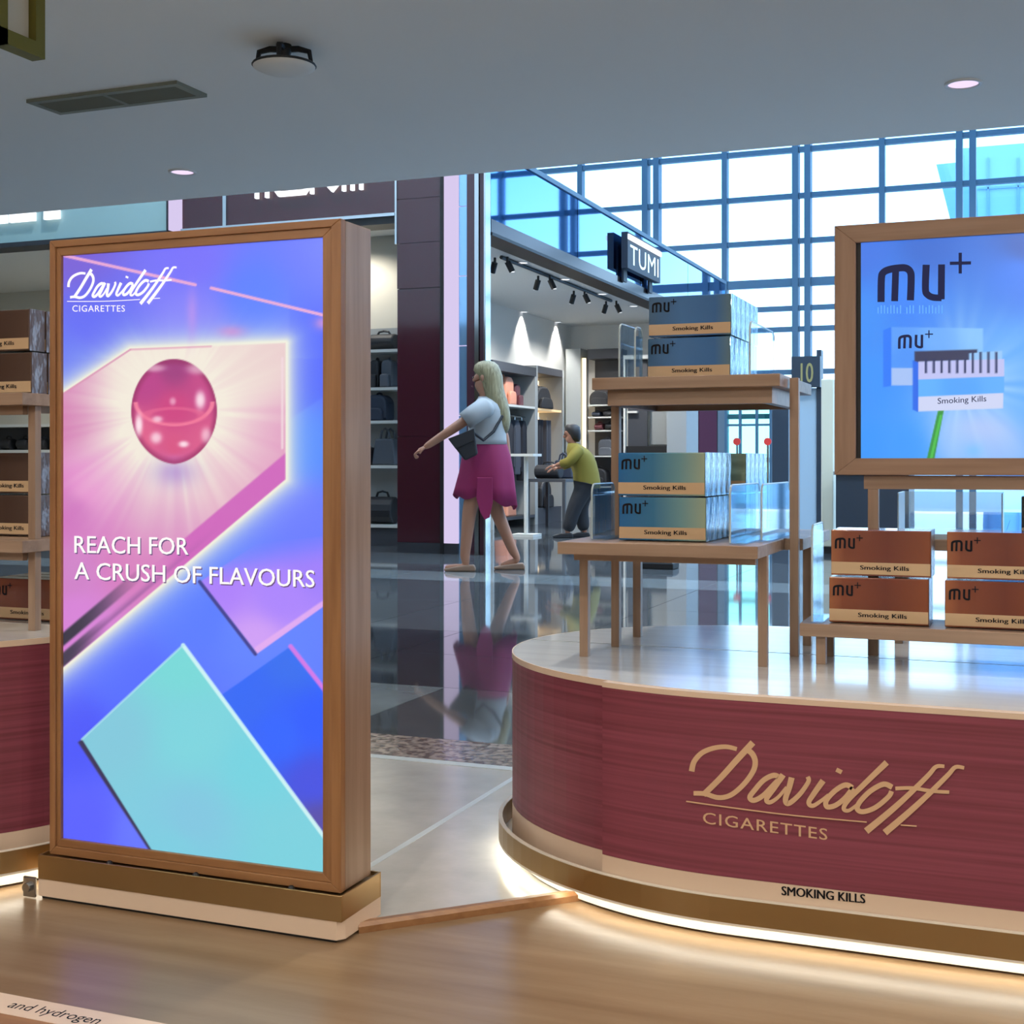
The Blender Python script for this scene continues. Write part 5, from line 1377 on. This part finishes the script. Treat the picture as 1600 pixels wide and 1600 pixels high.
# hair
MB().loft([(.0, 0, 1.665, .03, .03), (.0, 0, 1.655, .065, .06), (.0, 0, 1.63, .095, .088), (-.005, 0, 1.59, .108, .100), (-.03, 0, 1.54, .100, .104), (-.045, 0, 1.48, .088, .102), (-.06, 0, 1.42, .085, .105), (-.085, 0, 1.34, .085, .115), (-.11, 0, 1.26, .078, .112), (-.13, 0, 1.19, .062, .095), (-.14, 0, 1.13, .042, .07), (-.145, 0, 1.09, .02, .035)]).build('hair', 'blonde', w_, smooth=True)
for s, x in ((1, .155), (-1, -.235)):
    bxn = 'shoe'
    P = [(-.09, 0), (.15, 0), (.16, .02), (.09, .034), (.0, .048), (-.08, .052), (-.095, .02)]
    mb = MB(); y0_ = s * .085
    mb.prism([(x + p[0] + (.02 if s > 0 else .02), p[1] + (0 if s > 0 else .0)) for p in P], 'y', y0_ - .042, y0_ + .042); mb.build('shoe', 'sandal', w_, bevel=.012)
# shoulder bag: carried, a thing of its own
hb = person('black shoulder bag hanging at the walking woman\'s hip', (g0.x, g0.y, 0), math.pi + YAW); hb.name = 'shoulder_bag'; hb['category'] = 'bag'; ORG[hb.name] = Vector((0, 0, 0))
MB().prism([(.06, .92), (.16, .87), (.29, 1.04), (.09, 1.12)], 'y', .235, .315).build('bag_body', 'bagblack', hb, bevel=.015)
MB().prism([(.08, 1.03), (.23, .96), (.29, 1.04), (.09, 1.12)], 'y', .3155, .325).build('flap', 'bagblack', hb, bevel=.004)
MB().tube([(.10, .275, 1.09), (.02, .20, 1.03), (-.06, .165, 1.10), (-.125, .10, 1.22), (-.10, -.02, 1.34), (-.02, -.10, 1.395)], .012, 6).build('strap', 'bagblack', hb)

# second shopper, mustard jacket, leaning towards the goods
g1 = onZ(905, 840, 0)
w2 = person('shopper in mustard jacket and dark trousers leaning towards the dark table', (g1.x, g1.y, 0), math.pi + YAW)
K = 1.0
J = {'pelvis': ((-.08, 0, .66), (.09, .09)), 'waist': ((-.07, 0, .76), (.08, .08)), 'chest': ((-.01, 0, .93), (.08, .08)), 'neckb': ((.05, 0, 1.04), .055), 'neck': ((.075, 0, 1.08), .044),
     'headb': ((.10, 0, 1.13), (.066, .066)), 'headm': ((.11, 0, 1.185), (.076, .074)), 'headt': ((.10, 0, 1.24), (.06, .06)), 'nose': ((.185, 0, 1.14), .012), 'chin': ((.145, 0, 1.10), .026),
     'shl': ((.02, .14, .99), .05), 'ell': ((.12, .17, .86), .038), 'wrl': ((.25, .13, .83), .026), 'shr': ((.02, -.14, .99), .05), 'elr': ((.10, -.17, .84), .038), 'wrr': ((.22, -.14, .80), .026),
     'hipl': ((-.06, .075, .60), .082), 'knl': ((.06, .075, .34), .056), 'anl': ((.14, .075, .08), .036), 'hel': ((.13, .075, .032), .030), 'tol': ((.26, .075, .022), .024),
     'hipr': ((-.08, -.075, .60), .082), 'knr': ((-.02, -.075, .34), .056), 'anr': ((-.06, -.075, .08), .036), 'her': ((-.07, -.075, .032), .030), 'tor': ((.06, -.075, .022), .024)}
E_ = [('pelvis', 'waist'), ('waist', 'chest'), ('chest', 'neckb'), ('neckb', 'neck'), ('neck', 'headb'), ('headb', 'headm'), ('headm', 'headt'), ('headb', 'chin'), ('headm', 'nose'),
      ('chest', 'shl'), ('shl', 'ell'), ('ell', 'wrl'), ('chest', 'shr'), ('shr', 'elr'), ('elr', 'wrr'), ('pelvis', 'hipl'), ('hipl', 'knl'), ('knl', 'anl'), ('anl', 'hel'), ('hel', 'tol'),
      ('pelvis', 'hipr'), ('hipr', 'knr'), ('knr', 'anr'), ('anr', 'her'), ('her', 'tor')]
hand(J, E_, 'wrl', 'hl', (.95, -.1, -.2), (0, 1, 0), (.2, 0, 1), False, .85)
hand(J, E_, 'wrr', 'hr', (.95, .1, -.2), (0, 1, 0), (.2, 0, 1), False, .85)
skin_mesh('body', J, E_, 'skin2', w2)
for s in (-1, 1): MB().lathe([(0, -.007), (.007, 0), (0, .007)], (.172, s * .028, 1.175), 8).build('eye', 'eye', w2)
MB().loft([(-.09, 0, .56, .150, .165), (-.09, 0, .62, .155, .165), (-.075, 0, .74, .150, .155), (-.04, 0, .86, .155, .165), (-.01, 0, .94, .150, .175), (.02, 0, 1.0, .125, .165), (.05, 0, 1.045, .085, .11), (.07, 0, 1.075, .06, .065)]) \
    .tube([(.0, .10, .97), (.02, .145, .985), (.08, .172, .91), (.13, .172, .86), (.215, .145, .838)], [.065, .072, .064, .058, .044], 12) \
    .tube([(.0, -.10, .97), (.02, -.145, .985), (.07, -.172, .90), (.11, -.172, .845), (.185, -.15, .81)], [.065, .072, .064, .058, .044], 12).build('jacket', 'yellow', w2, smooth=True)
Jp = {'p': ((-.08, 0, .66), (.132, .125)), 'hl': ((-.06, .075, .58), .115), 'kl': ((.06, .075, .34), .090), 'al': ((.14, .075, .06), .075), 'hr': ((-.08, -.075, .58), .115), 'kr': ((-.02, -.075, .34), .090), 'ar': ((-.06, -.075, .06), .075)}
skin_mesh('trousers', Jp, [('p', 'hl'), ('hl', 'kl'), ('kl', 'al'), ('p', 'hr'), ('hr', 'kr'), ('kr', 'ar')], 'trouser', w2)
MB().loft([(.085, 0, 1.295, .03, .03), (.085, 0, 1.285, .06, .055), (.08, 0, 1.26, .085, .08), (.07, 0, 1.22, .085, .088), (.05, 0, 1.17, .070, .086), (.035, 0, 1.12, .052, .070), (.03, 0, 1.09, .03, .04)]).build('hair', 'darkhair', w2, smooth=True)
for s, x in ((1, .16), (-1, -.04)):
    MB().prism([(x - .08, 0), (x + .14, 0), (x + .15, .025), (x + .06, .055), (x - .07, .06), (x - .09, .025)], 'y', s * .075 - .038, s * .075 + .038).build('shoe', 'bagblack', w2, bevel=.012)

# printed board lying on the floor, bottom left corner
fbq = thing('printed_floor_board', 'low brown board with a printed cream edge at the bottom left corner', 'floor board', (-1.8, 1.5, 0))
bx('board', 'oakdark', -2.6, -1.05, 1.10, 1.655, 0, .010, fbq, bevel=.002)
bx('cream_band', 'cream', -2.598, -1.052, 1.592, 1.653, .0100, .0106, fbq)
x0_ = onZ(-22, 1590, .011).x; x1_ = onZ(140, 1606, .011).x
textmesh('and hydrogen', lambda u, v: (x0_ + (x1_ - x0_) * u, 1.604 + .032 * v, .0109), 1.0, .0).build('board_lettering', 'ink', fbq)
